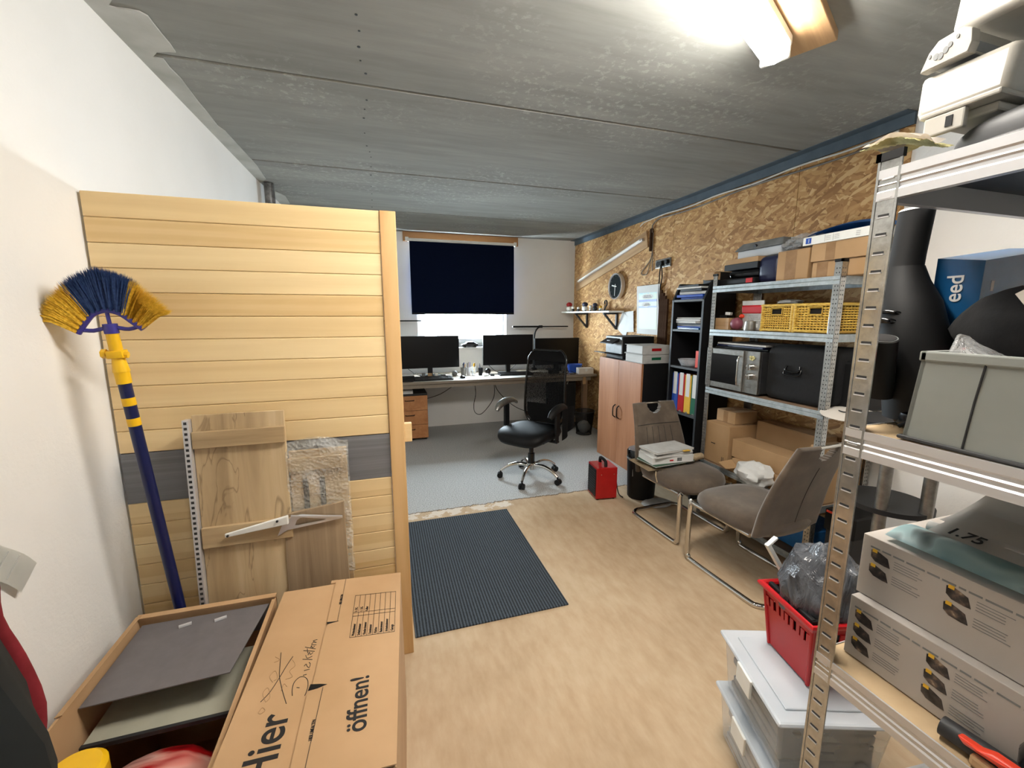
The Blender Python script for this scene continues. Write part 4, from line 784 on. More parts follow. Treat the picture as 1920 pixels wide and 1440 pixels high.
# ================================================================== RIGHT WALL: SHELF, CLOCK, TUBE, CALENDAR ...
ws = thing('wall_shelf', 'white wall shelf with dark brackets near the window corner', 'shelf', (XR-.003,5.0,1.535))
obj('shelf_board', G().box((-.20,-.68,0),(0,.655,.020),.002), 'white_plastic', ws)
for y in (.22,-.54):
    g = G().box((-.19,y-.014,-.022),(-.002,y+.014,-.001)).box((-.022,y-.014,-.20),(-.002,y+.014,-.022)); g.hexa([(-.185,y-.012,-.02),(-.160,y-.012,-.02),(-.160,y+.012,-.02),(-.185,y+.012,-.02),(-.02,y-.012,-.20),(-.004,y-.012,-.185),(-.004,y+.012,-.185),(-.02,y+.012,-.20)]); obj('shelf_bracket', g, 'dark_grey', ws)
simple('red_cap', (.62,.06,.08), .6, var=.03); simple('fig_navy', (.12,.13,.24), .5); 
for i, (y, m1, m2, h, l) in enumerate([(5.50,'red_cap','white_plastic',.13,'small white figurine with large red cap on the wall shelf'),(5.38,'white_plastic','dark_grey',.07,'small white figurine right of the red-capped one'),(5.21,'white_plastic','dark_grey',.06,'tiny white figurine near the first shelf bracket'),(5.02,'fig_navy','white_plastic',.12,'navy and white figurine, tallest in the middle of the shelf'),(4.86,'white_plastic','cream_box',.075,'cream figurine between the two navy ones'),(4.75,'fig_navy','dark_grey',.10,'round navy figurine on the wall shelf'),(4.61,'yellow_binder','white_plastic',.065,'small yellow and white figurine on the wall shelf')]):
    f = thing('figurine', l, 'figurine', (2.54,y,1.556), random.uniform(-.3,.3), 'figurines on the wall shelf')
    obj('figure_body', blob(G(), (0,0,h*.28), h*.30, (1,1.25,.95), .06, 16, i), m2, f, smooth=True); obj('figure_head', blob(G(), (0,0,h*.72), h*.28, (1.1,1.3,.9), .05, 16, i+9), m1, f, smooth=True)
    obj('feet', G().sph((-.01,-.02,.008),.012,(1,1,.6)).sph((-.01,.02,.008),.012,(1,1,.6)), 'dark_grey', f, smooth=True)
f = thing('figurine', 'dark curved figurine at the near end of the wall shelf', 'figurine', (2.54,4.49,1.556), 0, 'figurines on the wall shelf'); obj('curved_stem', G().tube([(0,.03,.0),(0,.01,.04),(0,-.03,.07),(0,-.02,.115),(0,.02,.11),(0,.02,.08)],.008,sub=4), 'black_plastic', f, smooth=True); obj('foot', G().box((-.02,-.05,0),(.02,.05,.008),.002), 'black_plastic', f)
ck = thing('wall_clock', 'round dark-faced wall clock with silver rim on the chipboard', 'clock', (XR-.003,4.46,1.838), 0)
def xl_(pf, seg=40): # lathe around -X axis
    g = G().lathe(pf, seg=seg); 
    for v in g.bm.verts: v.co = Vector((-v.co.z, v.co.x, v.co.y))
    return g
obj('clock_rim', xl_([(.138,0),(.150,.008),(.150,.052),(.143,.058),(.136,.052),(.134,.040)]), 'alu', ck, smooth=True)
obj('clock_face', xl_([(0,.041),(.136,.041),(.136,.038)]), 'clock_dark', ck)
obj('hour_hand', G().box((-.046,-.006,-.02),(-.044,.006,.08),0,Matrix.Rotation(R(-80),4,'X')), 'white_plastic', ck); obj('minute_hand', G().box((-.049,-.004,-.025),(-.047,.004,.11),0,Matrix.Rotation(R(183),4,'X')), 'white_plastic', ck)
g = G()
for k in range(12): g.box((-.0425,-.002,.112),(-.0415,.002,.126),0,Matrix.Rotation(R(30*k),4,'X'))
obj('hour_marks', g, 'grey_plastic', ck)
ta = math.atan2(2.282-1.966, 5.447-3.976)
tl = thing('strip_light', 'unlit slim white strip light slanting up the chipboard wall', 'lamp', (XR-.022,4.712,2.124)); tl.rotation_euler = (-ta,0,0)
obj('light_profile', G().box((-.028,-.76,-.014),(0,.76,.014),.004), 'alu', tl); obj('diffuser', G().cyl((-.032,-.745,0),(-.032,.745,0),.012), 'white_plastic', tl, smooth=True)
tag(obj('slanting_board', G().box((-.018,-.80,-.085),(0,.90,.085),.002), 'raw_timber_y', loc=(XR-.003,4.70,2.115), rot=(-ta,0,0)), 'pale wooden board slanting up the wall behind the strip light', 'board')
tag(obj('dark_batten', G().box((-.03,-.012,-.11),(0,.012,.11),.002), 'dark_batten_wood', loc=(XR-.003,3.845,2.26)), 'short dark wooden batten beside the strip light end', 'batten')
tag(obj('wall_cable', G().tube([(XR-.01,3.83,2.33),(XR-.012,3.828,2.15),(XR-.012,3.86,2.06),(XR-.012,3.98,1.97),(XR-.012,3.99,1.93),(XR-.012,3.90,1.93),(XR-.012,3.86,2.02),(XR-.012,3.82,2.13),(XR-.012,3.815,1.95)],.0045,sub=5), 'cable_grey', smooth=True), 'looped grey cable hanging below the dark batten', 'cable')
so = thing('wall_socket', 'triple power socket with silver frame high on the chipboard wall', 'socket', (XR-.003,3.642,2.008)); so.rotation_euler = (R(-1),0,0)
obj('socket_frame', G().box((-.014,-.118,-.042),(0,.118,.042),.004), 'steel', so)
for y in (-.076,0,.076): obj('socket_insert', G().cyl((-.0155,y,0),(-.013,y,0),.028,seg=20), 'black_plastic', so, smooth=True)
obj('plug', G().cyl((-.045,0,-.002),(-.014,0,-.002),.022).cyl((-.04,-.076,.004),(-.014,-.076,.004),.02), 'black_plastic', so, smooth=True)
for k, (pp_, l) in enumerate([([(XR-.035,3.64,1.99),(XR-.035,3.655,1.90),(XR-.03,3.655,1.67),(XR-.028,3.60,1.40),(XR-.02,3.57,1.15)],'black cable dropping straight from the wall socket'),([(XR-.03,3.64,1.98),(XR-.03,3.62,1.88),(XR-.028,3.645,1.75),(XR-.022,3.63,1.55),(XR-.02,3.56,1.28),(XR-.02,3.53,1.12)],'second black cable slanting from the socket behind the binders')]):
    tag(obj('socket_cable', G().tube(pp_,.0055,sub=5), 'black_plastic', smooth=True), l, 'cable')
ca = thing('wall_calendar', 'tall calendar sheet with blue picture hanging beside the socket', 'calendar', (XR-.02,3.84,1.56)); ca.rotation_euler = (0,R(3),0)
ca.rotation_euler = (0, R(-3), 0)
obj('calendar_sheet', G().box((-.004,-.195,-.255),(0,.195,.250)), 'white_paper', ca)
pt = obj('picture', G().box((-.0055,-.155,-.20),(-.0042,.155,.175)), 'calart', ca)
g = G()
for (y, z, ry, rz_) in ((.0,.135,.10,.026),(.03,.055,.075,.024)):
    g.poly([(-.0062, y+math.cos(a)*ry, z+math.sin(a)*rz_) for a in [k*PI/12 for k in range(24)]], .0004, (-1,0,0))
obj('speech_bubble', g, 'white_paper', ca)
for zs_ in (((.142,.055),(.128,.07)),((.060,.03),(.048,.05))):
  g = G()
  for z, w_ in zs_:
    y = -w_
    while y < w_: d = random.uniform(.008,.018); g.box((-.0068,y,z-.003),(-.0066,y+d,z+.003)); y += d+.004
  obj('bubble_text', g, 'ink', ca)
obj('title_band', G().box((-.0058,-.155,.082),(-.0056,.155,.105)).box((-.0058,-.155,.020),(-.0056,.155,.038)), 'blue_plastic', ca)
tag(obj('nail', G().cyl((-.02,0,0),(0,0,0),.003,seg=8), 'dark_grey', loc=(XR-.001,3.85,1.835)), 'nail above the wall calendar', 'nail')
for i,(y,z,rx,l) in enumerate([(4.30,1.40,.5,'white printed sheet pinned askew left of the calendar'),(4.20,1.43,-.05,'pale sheet pinned behind the calendar edge')]):
    tag(obj('pinned_sheet', G().grid(lambda u,v: (-.006-.010*math.sin(u*3+i)*v, (u-.5)*.21, (v-.5)*.23), 6, 6), 'white_paper', loc=(XR-.006-.004*i,y,z), rot=(rx,0,0), smooth=True), l, 'paper')
for i in range(4):
    tag(obj('wooden_batten', G().box((-.02,-.016,0),(0,.016,.68-.03*i),.002), 'dark_batten_wood', loc=(XR-.03-.004*i,3.605-.038*i,1.068), rot=(R(0),R(0),0)), ['dark batten behind the calendar edge, leftmost of the upright row','second upright batten standing on the cabinet','third upright batten standing on the cabinet','upright batten nearest the tall black bookcase'][i], 'batten', 'battens standing on the cabinet')
g = G().tube([(XR-.02,y,2.463+.006*math.sin(y*9)) for y in [1.70+.12*i for i in range(20)]] + [(XR-.02,4.05,2.43),(XR-.02,3.99,2.40),(XR-.02,3.84,2.36)][:1],.006,sub=2); tag(obj('ceiling_cable', g, 'cable_white', smooth=True), 'upper pale cable running along the top of the chipboard wall', 'cable')
g = G().tube([(XR-.018,y,2.438+.008*math.sin(y*5+1)) for y in [1.70+.12*i for i in range(18)]] + [(XR-.02,3.835,2.40),(XR-.02,3.83,2.33)],.006,sub=2); tag(obj('ceiling_cable', g, 'cable_grey', smooth=True), 'lower cable that turns down the wall at the dark batten', 'cable')
# ================================================================== CABINET, PRINTER, BINDERS
CZ = 1.065
cc = thing('office_cabinet', 'two-door wooden office cabinet with black sides and bow handles', 'cabinet', (2.234,3.645,0))
obj('cabinet_body', G().box((.020,-.385,0),(.43,.385,CZ-.001),.002), 'black_laminate', cc)
for s in (-1, 1):
    d = obj('door', G().box((0,.0015 if s>0 else -.385,.0),(.019,.385 if s>0 else -.0015,CZ),.002), 'beech_front', cc)
    obj('door_handle', G().tube([(0,s*.035,.48),(-.022,s*.035,.495),(-.028,s*.035,.515),(-.028,s*.035,.575),(-.022,s*.035,.595),(0,s*.035,.61)],.0055,sub=2), 'black_plastic', d, smooth=True)
pr = thing('printer', 'black laser printer with grey front on the wooden cabinet', 'printer', (2.30,3.86,CZ+.001))
obj('printer_body', G().box((.0,-.17,0),(.36,.155,.225),.006), 'black_plastic', pr)
obj('front_panel', G().box((-.012,-.165,.05),(.0,.15,.222),.004), 'grey_plastic', pr)
obj('control_panel', G().hexa([(-.10,-.12,.150),(-.012,-.12,.175),(-.012,.12,.175),(-.10,.12,.150),(-.10,-.12,.158),(-.012,-.12,.205),(-.012,.12,.205),(-.10,.12,.158)]), 'black_plastic', pr); obj('panel_display', G().box((-.07,-.03,.178),(-.03,.03,.184),0), 'grey_plastic', pr)
obj('paper_tray', G().hexa([(-.17,-.11,.060),(-.01,-.11,.035),(-.01,.11,.035),(-.17,.11,.060),(-.17,-.11,.068),(-.01,-.11,.052),(-.01,.11,.052),(-.17,.11,.068)]), 'black_plastic', pr)
for i in (0, 1):
    f = thing('lever_arch_file', ['marbled grey lever arch file with green tag lying on the cabinet, lower one','marbled grey lever arch file with red tag lying on the cabinet, upper one'][i], 'binder', (2.245,3.425,CZ+.001+.083*i), R(1-2*i), 'files lying on the cabinet')
    obj('file_cover', G().box((0,-.145,0),(.31,.150,.003)).box((0,-.145,.077),(.31,.150,.080)).box((.0,-.148,0),(.31,-.144,.080)), 'paper_grey', f)
    g = G()
    for k in range(14): g.box((.012+.003*random.random(),-.139,.005+k*.005),(.29,.142-.004*random.random(),.0095+k*.005))
    obj('paper_block', g, 'white_paper', f)
    obj('spine_label', G().box((.10,-.1490,.03),(.20,-.148,.055)), ['green_plastic','red_plastic'][i], f)
# ================================================================== TALL BLACK BOOKCASE
bk = thing('bookcase', 'tall narrow black bookcase with slanted side between cabinet and steel shelf', 'bookcase', (2.36,2.87,0))
def sidep(y): return [(0,y,0),(0,y,1.62),(.10,y,1.83),(.30,y,1.83),(.30,y,0)]
obj('side_panel', G().poly(sidep(-.185), .02, (0,1,0)), 'black_laminate', bk); obj('side_panel', G().poly([(0,.165,0),(0,.165,1.625),(.06,.165,1.76),(.30,.165,1.76),(.30,.165,0)], .02, (0,1,0)), 'black_laminate', bk)
obj('back_panel', G().box((.285,-.165,0),(.30,.165,1.80)), 'black_laminate', bk)
for z in (.03,.68,1.065,1.37,1.61): obj('shelf_board', G().box((.002,-.164,z),(.284,.164,z+.018)), 'dark_grey', bk)
cols = [('blue_plastic','blue'),('red_plastic','red'),('yellow_binder','yellow'),('green_plastic','green')]
for i, (m, nm) in enumerate(cols):
    y = 2.985 - i*.078
    f = thing('lever_arch_file', nm+' lever arch file standing in the black bookcase', 'binder', (2.385,y,.699), 0, 'files standing in the bookcase')
    obj('file_cover', G().box((0,-.036,0),(.24,.036,.318),.003), m, f); obj('spine_label', G().box((-.001,-.022,.09),(0,.022,.28)), 'white_paper', f); obj('finger_ring', xl_([(.013,0),(.013,.002),(.009,.002)],16), 'steel', f); f.children[-1].location = (0,0,.05)
def sheets(name, label, cat, c, w, d, n, mats, th=.012, jit=.02):
    g = None; t = thing(name, label, cat, c)
    z = 0
    for k in range(n):
        a = random.uniform(-.12,.12); h = th*random.uniform(.7,1.3)
        o = obj('sheet_bundle', G().box((-w/2,-d/2,0),(w/2,d/2,h*.9),.002), mats[k % len(mats)], t); o.location = (random.uniform(-jit,jit),random.uniform(-jit,jit),z); o.rotation_euler = (0,0,a); z += h
    return t
sheets('folder_pile', 'blue and black folders piled on the top bookcase shelf', 'folders', (2.50,2.87,1.629), .23, .27, 6, ['blue_plastic','blue_plastic','paper_grey','black_plastic','white_paper','black_plastic'], .02)
sheets('magazine_pile', 'white and blue magazines piled on the second bookcase shelf', 'magazines', (2.50,2.88,1.389), .23, .27, 7, ['blue_box','blue_plastic','paper_grey','dark_grey','white_paper','white_paper','paper_grey'], .014)
t = thing('red_carton', 'small orange red carton standing in the bookcase', 'box', (2.47,2.765,1.084)); obj('carton_body', G().box((-.05,-.04,0),(.05,.04,.135),.002), 'orange_red', t)
t = thing('glass_tray', 'clear glass tray in the bookcase above the files', 'tray', (2.47,2.93,1.084)); obj('tray_body', G().lathe([(.07,0),(.10,.055),(.097,.055),(.068,.004),(0,.004)],close=True,sy=.85), 'clear', t, smooth=True)
tag(obj('bottle_box', G().box((-.03,-.05,0),(.03,.05,.055),.002), 'cardboard', loc=(2.46,2.73,1.64+.13)), 'tiny brown box on the topmost folders of the bookcase', 'box')
# ================================================================== HEATER, SHREDDER
ht = thing('fan_heater', 'small red metal fan heater standing on the floor', 'heater', (1.715,2.985,0), R(-6))
obj('heater_case', G().box((-.09,-.095,.012),(.09,.095,.275),.006), 'red_metal', ht)
obj('grille', G().box((-.0935,-.08,.03),(-.0895,.08,.26)), 'black_plastic', ht)
g = G()
for k in range(10): g.box((-.096,-.078,.04+k*.021),(-.0935,.078,.046+k*.021))
obj('grille_bars', g, 'dark_grey', ht)
obj('carry_handle', G().tube([(.0,-.06,.275),(.0,-.055,.315),(.0,0,.322),(.0,.055,.315),(.0,.06,.275)],.013,sub=2), 'black_plastic', ht, smooth=True)
for x in (-.07,.07): 
    for y in (-.07,.07): obj('rubber_foot', G().cyl((x,y,0),(x,y,.013),.012), 'black_plastic', ht)
obj('screw', G().cyl((-.05,-.0965,.22),(-.05,-.094,.22),.004).cyl((.06,-.0965,.22),(.06,-.094,.22),.004).cyl((0,.0,.2745),(0,.0,.2755),.004), 'chrome', ht)
obj('power_cord', G().tube([(.05,.08,.25),(.10,.07,.24),(.125,.02,.16),(.13,-.04,.03),(.15,-.09,.008)],.0045,sub=4), 'black_plastic', ht, smooth=True)
sh = thing('paper_shredder', 'dark round-fronted paper shredder bin beside the red heater', 'shredder', (2.02,2.875,0), R(-10))
obj('bin_body', G().lathe([(.105,0),(.112,.01),(.125,.33),(.127,.34)],sx=1.0,sy=.85,seg=36), 'black_plastic', sh, smooth=True); obj('trim_ring', G().lathe([(.128,.335),(.130,.338),(.130,.346),(.128,.349)],sy=.85,seg=36,close=True), 'grey_plastic', sh, smooth=True)
obj('cutter_head', G().lathe([(.127,.345),(.128,.40),(.118,.415),(0,.418)],sy=.85,seg=36), 'black_gloss', sh, smooth=True); obj('paper_slot', G().box((-.07,-.008,.417),(.07,.008,.420)), 'grey_plastic', sh); obj('sticker', G().box((-.075,-.092,.20),(-.045,-.084,.26),0,Matrix.Rotation(R(-24),4,'Z')), 'grey_plastic', sh)
tag(obj('white_sheet_in_slot', G().grid(lambda u,v: (-.06+.12*u, .01+.02*v, .10*v*(1-v*.2)), 4, 4), 'white_paper', loc=(2.05,2.93,.42)), 'white sheet standing behind the shredder head', 'paper')
tag(obj('floor_lid', G().lathe([(0,0),(.10,0),(.11,.006),(.10,.012),(0,.012)],sx=1.2,sy=.8), 'paper_grey', loc=(2.06,2.74-.03,.0), smooth=True), 'flat pale oval lid on the floor beside the shredder', 'lid')
# ================================================================== CANTILEVER CHAIRS
def vchair(label, loc, rz, tilt=1.0, books=False):
    t = thing('cantilever_chair', label, 'chair', loc, rz, 'brown suede chairs')
    # front is -y; floor runners, bent front legs
    w = .215
    P = [(-w,.17,.012),(-w,-.20,.012),(-w,-.245,.03),(-w,-.258,.075),(-w,-.252,.36),(-w+.01,-.22,.372),(-w+.02,.14,.36)]
    Q = [(-p[0],p[1],p[2]) for p in P]
    pts = P[::-1] + [(-w+.012,.222,.012),(-w+.05,.250,.012),(-w+.10,.256,.012)] + [(w-.10,.256,.012),(w-.05,.250,.012),(w-.012,.222,.012)] + Q
    obj('tubular_frame', G().tube(pts,.0145,sub=5,seg=12), 'chrome', t, smooth=True)
    obj('seat', cushion(G(),0,-.02,.412,.48,.52,.10,.014,.02,ex=3.2), 'suede', t, smooth=True, angle=85)
    # padded back with bow-shaped hand hole
    g = G(); nu, nv = 56, 60; z0, z1 = .38, .895; V = {}
    def bp(u, v, side):
        W_ = .235 - .045*max(0, v-.25)/.75*1.0 + (.0); x = (u-.5)*2
        xx = x*W_; z = z0 + (z1-z0)*v; y = .20 + .155*v*tilt + .02*math.sin(v*PI)*-1
        e = min(1, (1-abs(x))/.14, v/.06+.25, (1-v)/.05); th = .042*(math.sqrt(max(0, 1-(1-max(0,min(1,e)))**2))*.85+.15) * (1-.25*v)
        y += -th*.5 if side else th*.5
        y += .012*(x*x)*-1.5
        return Vector((xx, y, z))
    def hole(u, v):
        x = (u-.5)*2*.19; z = (v)*(z1-z0); zt = (z1-z0); return (x/.062)**2 + ((zt-.012-z)/.075)**2 < 1 and v > .8
    for s in (0,1):
        for i in range(nu+1):
            for j in range(nv+1): V[s,i,j] = g.bm.verts.new(bp(i/nu, j/nv, s))
    keep = {(i,j): not hole((i+.5)/nu,(j+.5)/nv) for i in range(nu) for j in range(nv)}
    for (i,j), k in keep.items():
        if not k: continue
        q = lambda s: [V[s,i,j],V[s,i+1,j],V[s,i+1,j+1],V[s,i,j+1]]
        g.bm.faces.new(q(0)); g.bm.faces.new(q(1)[::-1])
        for (di,dj,a,b) in ((-1,0,(i,j),(i,j+1)),(1,0,(i+1,j),(i+1,j+1)),(0,-1,(i,j),(i+1,j)),(0,1,(i,j+1),(i+1,j+1))):
            if not keep.get((i+di,j+dj), False): g.bm.faces.new([V[0,*a],V[0,*b],V[1,*b],V[1,*a]])
    for v in [v for v in g.bm.verts if not v.link_faces]: g.bm.verts.remove(v)
    obj('backrest', g, 'suede', t, smooth=True, angle=60)
    def seam(z, x0, x1, dz=0, vert=False):
        v = (z-z0)/(z1-z0); n = 8; r_ = []
        for k in range(n+1):
            x = x0+(x1-x0)*k/n; W_ = .235-.045*max(0,v-.25)/.75; b = bp(x/W_/2+.5, v, 1); r_.append((b.x, b.y-.001, b.z))
        return r_
    g = G().tube(seam(.73,-.19,.19),.0022,seg=6)
    for x in (-.12,-.06,0,.06,.12):
        g.tube([ (lambda b: (b.x,b.y-.0008,b.z))(bp(x/(.235)/2+.5,(z-z0)/(z1-z0),1)) for z in [.46+.05*k for k in range(6)]],.0016,seg=6)
    obj('front_seams', g, 'dark_grey', t)
    g = G().tube([ (lambda b: (b.x,b.y+.001,b.z))(bp(.5,.05+.07*k,0)) for k in range(11)],.0012,seg=6); obj('back_seam', g, 'dark_grey', t)
    b = bp(.5,.985,1); obj('grab_bar', G().cyl((-.072,b.y+.015,z1-.010),(.072,b.y+.015,z1-.010),.0085), 'chrome', t, smooth=True)
    return t
vchair('brown suede cantilever chair loaded with magazines, facing the camera', (2.00,2.40,0), R(3), tilt=.9).scale = (1,1,.94)
vchair('empty brown suede cantilever chair with its back to the near steel shelf', (1.985,1.745,0), R(184), tilt=1.0)
# books and papers on chair A
BX, BY, BZ = 1.915, 2.475, .438
t = thing('sack', 'folded jute sack lying on the seat under the magazines', 'sack', (BX,BY,BZ))
obj('sack_cloth', G().grid(lambda u,v: ((u-.5)*.42+.0, (v-.5)*.25, .008+.006*math.sin(u*11)*math.sin(v*7)), 16, 12, .014), 'jute', t, smooth=True)
obj('frayed_edge', G().tube([(-.15,-.125,.0),(-.16,-.14,-.03),(-.15,-.145,-.07)],.004,sub=3).tube([(-.10,-.125,.0),(-.09,-.14,-.025),(-.09,-.14,-.04)],.003,sub=3), 'jute', t, smooth=True)
tag(obj('rolled_sack', G().tube([(-.06,0,0),(0,0,.005),(.07,.0,0)],[.024,.027,.024],sub=3), 'jute', loc=(2.15,2.42,.475), rot=(0,0,R(15)), smooth=True), 'rolled end of jute cloth at the right of the magazines', 'cloth')
z = BZ+.030
for i, (w_, d_, h_, m, rz_, l) in enumerate([(.35,.20,.010,'dark_green',5,'dark green folder under the catalogues on the chair'),(.33,.18,.046,'white_paper',-3,'thick white catalogue with barcode on the loaded chair'),(.32,.18,.016,'paper_grey',4,'grey booklet in the middle of the pile on the chair'),(.31,.17,.014,'white_paper',-2,'white booklet near the top of the pile on the chair'),(.33,.19,.012,'paper_grey',6,'pale magazine topmost of the pile on the chair')]):
    b = thing('catalogue', l, 'book', (BX+.005,BY-.02,z), R(rz_), 'catalogues on the chair'); obj('pages', G().box((-w_/2,-d_/2,.001),(w_/2-.003,d_/2,h_-.001)), 'white_paper', b); obj('cover', G().box((-w_/2-.002,-d_/2-.002,h_-.002),(w_/2,d_/2,h_)).box((-w_/2-.002,-d_/2-.002,0),(w_/2,d_/2,.002)), m, b)
    if i == 1:
        g = G(); x = .03
        while x < .065: q = random.choice((.001,.002)); g.box((x,-d_/2-.0008,.010),(x+q,-d_/2+.001,.034)); x += q+.0015
        obj('barcode', g, 'ink', b); obj('title', G().box((-.03,-d_/2-.0008,.014),(.0,-d_/2+.001,.024)), 'red_plastic', b)
    z += h_+.001
tag(obj('yellow_note', G().box((-.03,-.02,0),(.03,.02,.003)), 'yellow_binder', loc=(BX+.10,BY-.105,z-.012)), 'yellow strip sticking out of the magazines', 'note')
# ================================================================== STEEL SHELVES
def post(t, x, y, zt, sx, sy, slots='dots', fl=.04, mat='galv'):
    """L-profile post; corner at (x, y), flanges run towards sx along X and sy along Y"""
    th = .0022
    o = obj('post', G().box((x,y,0),(x+sx*th,y+sy*fl,zt)).box((x,y,0),(x+sx*fl,y+sy*th,zt)), mat, t, bev=.0008)
    g = G(); px, py = o.location.x, 0
    if slots == 'dots':
        z = .05
        while z < zt-.03:
            for a in (.28,.66): g.box((x-sx*.0005,y+sy*fl*(a-.05),z),(x+sx*.0004,y+sy*fl*(a+.05),z+.007)).box((x+sx*fl*(a-.05),y-sy*.0005,z),(x+sx*fl*(a+.05),y+sy*.0004,z+.007))
            z += .0225
    else:
        z = .03
        while z < zt-.02:
            g.box((x-sx*.0006,y+sy*fl*.28,z),(x+sx*.0006,y+sy*fl*.72,z+.0045)); z += .0345
        g2 = G().box((x-sx*.0016,y+sy*.0,0),(x+sx*.0,y+sy*.005,zt)).box((x-sx*.0016,y+sy*(fl-.005),0),(x,y+sy*fl,zt)); obj('post_rib', g2, mat, o, bev=.0006)
        g3 = G(); z = .03
        while z < zt-.02: g3.box((x-sx*.0022,y+sy*fl*.26,z-.0022),(x-sx*.0,y+sy*fl*.74,z)); z += .0345
        obj('slot_lip', g3, 'alu', o)['kind'] = 'stuff'
    obj('post_slots', g, 'dark_grey', o)['kind'] = 'stuff'
    obj('end_cap', G().box((x-sx*.003,y-sy*.003,zt-.012),(x+sx*fl,y+sy*.006,zt+.003)).box((x-sx*.003,y-sy*.003,zt-.012),(x+sx*.006,y+sy*(fl+.001),zt+.003)), 'black_plastic', o)
    return o
def rack(name, label, x0, x1, y0, y1, zt, levels, hb, board, slots, fl=.04, beam='zinc', grooves=1, top=None):
    t = thing(name, label, 'shelf', (0,0,0))
    for x, sx in ((x0,1),(x1,-1)):
        for y, sy in ((y0,1),(y1,-1)): post(t, x, y, zt, sx, sy, slots, fl)
    for z in levels:
        for x, s in ((x0+.0025,1),(x1-.0025,-1)):
            g = G()
            pr_ = [(0,0),(.004,0),(.004,hb*.28),(.0015,hb*.34),(.0015,hb*.44),(.004,hb*.5),(.0015,hb*.56),(.0015,hb*.66),(.004,hb*.72),(.004,hb),(0,hb)] if grooves > 1 else [(0,0),(.004,0),(.004,hb*.42),(.001,hb*.5),(.004,hb*.58),(.004,hb),(0,hb)]
            A = [g.bm.verts.new((x-s*a+s*.004*0, y0+.003, z-hb+b)) for a,b in pr_]; B = [g.bm.verts.new((x-s*a, y1-.003, z-hb+b)) for a,b in pr_]
            n = len(pr_)
            for i in range(n): g.bm.faces.new([A[i],A[(i+1)%n],B[(i+1)%n],B[i]])
            g.bm.faces.new(A); g.bm.faces.new(B[::-1])
            g.box((x-s*.001,y0+.003,z-hb),(x+s*.012,y1-.003,z-hb+.002)); obj('long_beam', g, beam, t)
        for y, s in ((y0+.0025,1),(y1-.0025,-1)): obj('cross_beam', G().box((x0+.003,y-.0015*s,z-hb),(x1-.003,y,z)).box((x0+.003,y-.001*s,z-hb),(x1-.003,y+s*.012,z-hb+.002)), beam, t)
        obj('shelf_board', G().box((x0+.004,y0+.004,z-.008),(x1-.004,y1-.004,z-.0015)), (top if top and z == levels[0] else board), t)
    return t
FX0, FX1, FY0, FY1 = 2.262, 2.672, 1.617, 2.498
FL = [1.703, 1.402, .985, .435, .10]
simple('hardboard', (.50,.40,.31), .7, var=.04); simple('chip_light', (.72,.62,.48), .7, var=.03)
rack('steel_shelf', 'galvanised boltless steel shelf against the chipboard wall behind the brown chairs', FX0, FX1, FY0, FY1, 1.785, FL, .042, 'hardboard', 'dots', .038)
def carton(label, a, b, mat='cardboard_shelf', tape=None, group=None, rz=0, axis='y'): return closed_carton('cardboard_box', label, a, b, mat, tape, group, axis, rz)
Z1, Z2, Z3, Z4, Z5 = [z+.001 for z in FL]
# -- top level
t = thing('flat_case', 'flat black case with red tab at the far end of the top steel shelf', 'case', (2.40,2.33,Z1)); obj('case_body', G().box((-.11,-.15,0),(.15,.15,.042),.010), 'black_plastic', t); obj('red_tab', G().box((-.113,-.14,.008),(-.108,-.09,.036)), 'red_plastic', t)
t = thing('toy_camera_bag', 'rounded black case stacked under the brown-topped black box', 'case', (2.42,2.30,Z1+.043)); obj('case_body', G().box((-.10,-.125,0),(.12,.125,.056),.022), 'black_gloss', t, smooth=True)
t = thing('shoe_box', 'black box with brown lid on the far end of the top steel shelf', 'box', (2.42,2.32,Z1+.100)); obj('box_base', G().box((-.11,-.14,0),(.13,.135,.040),.002), 'black_laminate', t); obj('box_lid', G().box((-.105,-.135,.040),(.128,.132,.072),.002), 'cardboard_shelf', t)
t = thing('lidded_tub', 'clear plastic tub with grey brown lid topmost on the steel shelf', 'tub', (2.47,2.24,Z1+.173)); obj('tub_body', G().box((-.10,-.17,0),(.12,.17,.055),.008), 'frost', t); obj('tub_lid', G().hexa([(-.115,-.185,.055),(.13,-.185,.055),(.13,.185,.055),(-.115,.185,.055),(-.07,-.15,.105),(.13,-.15,.105),(.13,.16,.105),(-.07,.16,.105)]), 'grey_plastic', t, bev=.004); obj('latch', G().cyl((-.10,.02,.075),(-.112,.02,.07),.010), 'dark_grey', t)
tag(obj('navy_bag', G().box((-.10,-.075,0),(.13,.075,.165),.035,seg=4), 'navy_plastic', loc=(2.42,2.115,Z1), smooth=True), 'soft dark blue bag beside the taped box on the top steel shelf', 'bag')
carton('square taped box, darkest tape stripe, in the middle of the top steel shelf', (2.305,1.835,Z1),(2.60,2.035,Z1+.172), tape=(-.025,.045))
carton('long cardboard box at the near end of the top steel shelf, upper one', (2.30,1.52,Z1+.088),(2.62,1.822,Z1+.182), tape=(.02,.07))
carton('long cardboard box at the near end of the top steel shelf, lower one', (2.31,1.54,Z1),(2.63,1.815,Z1+.086), tape=(.05,.11))
tag(obj('film_bundle', blob(G(), (0,0,.045), .15, (.95,1.0,.33), .16, 36, 4, 4.5), 'film', loc=(2.45,1.93,Z1+.176), smooth=True), 'crumpled clear film bundle on the taped box', 'film')
tag(obj('grey_cloth', blob(G(), (0,0,.035), .12, (.9,1.0,.30), .12, 28, 8, 4), 'grey_plastic', loc=(2.47,1.93,Z1+.182), smooth=True), 'grey padded cloth inside the crumpled film bundle', 'cloth')
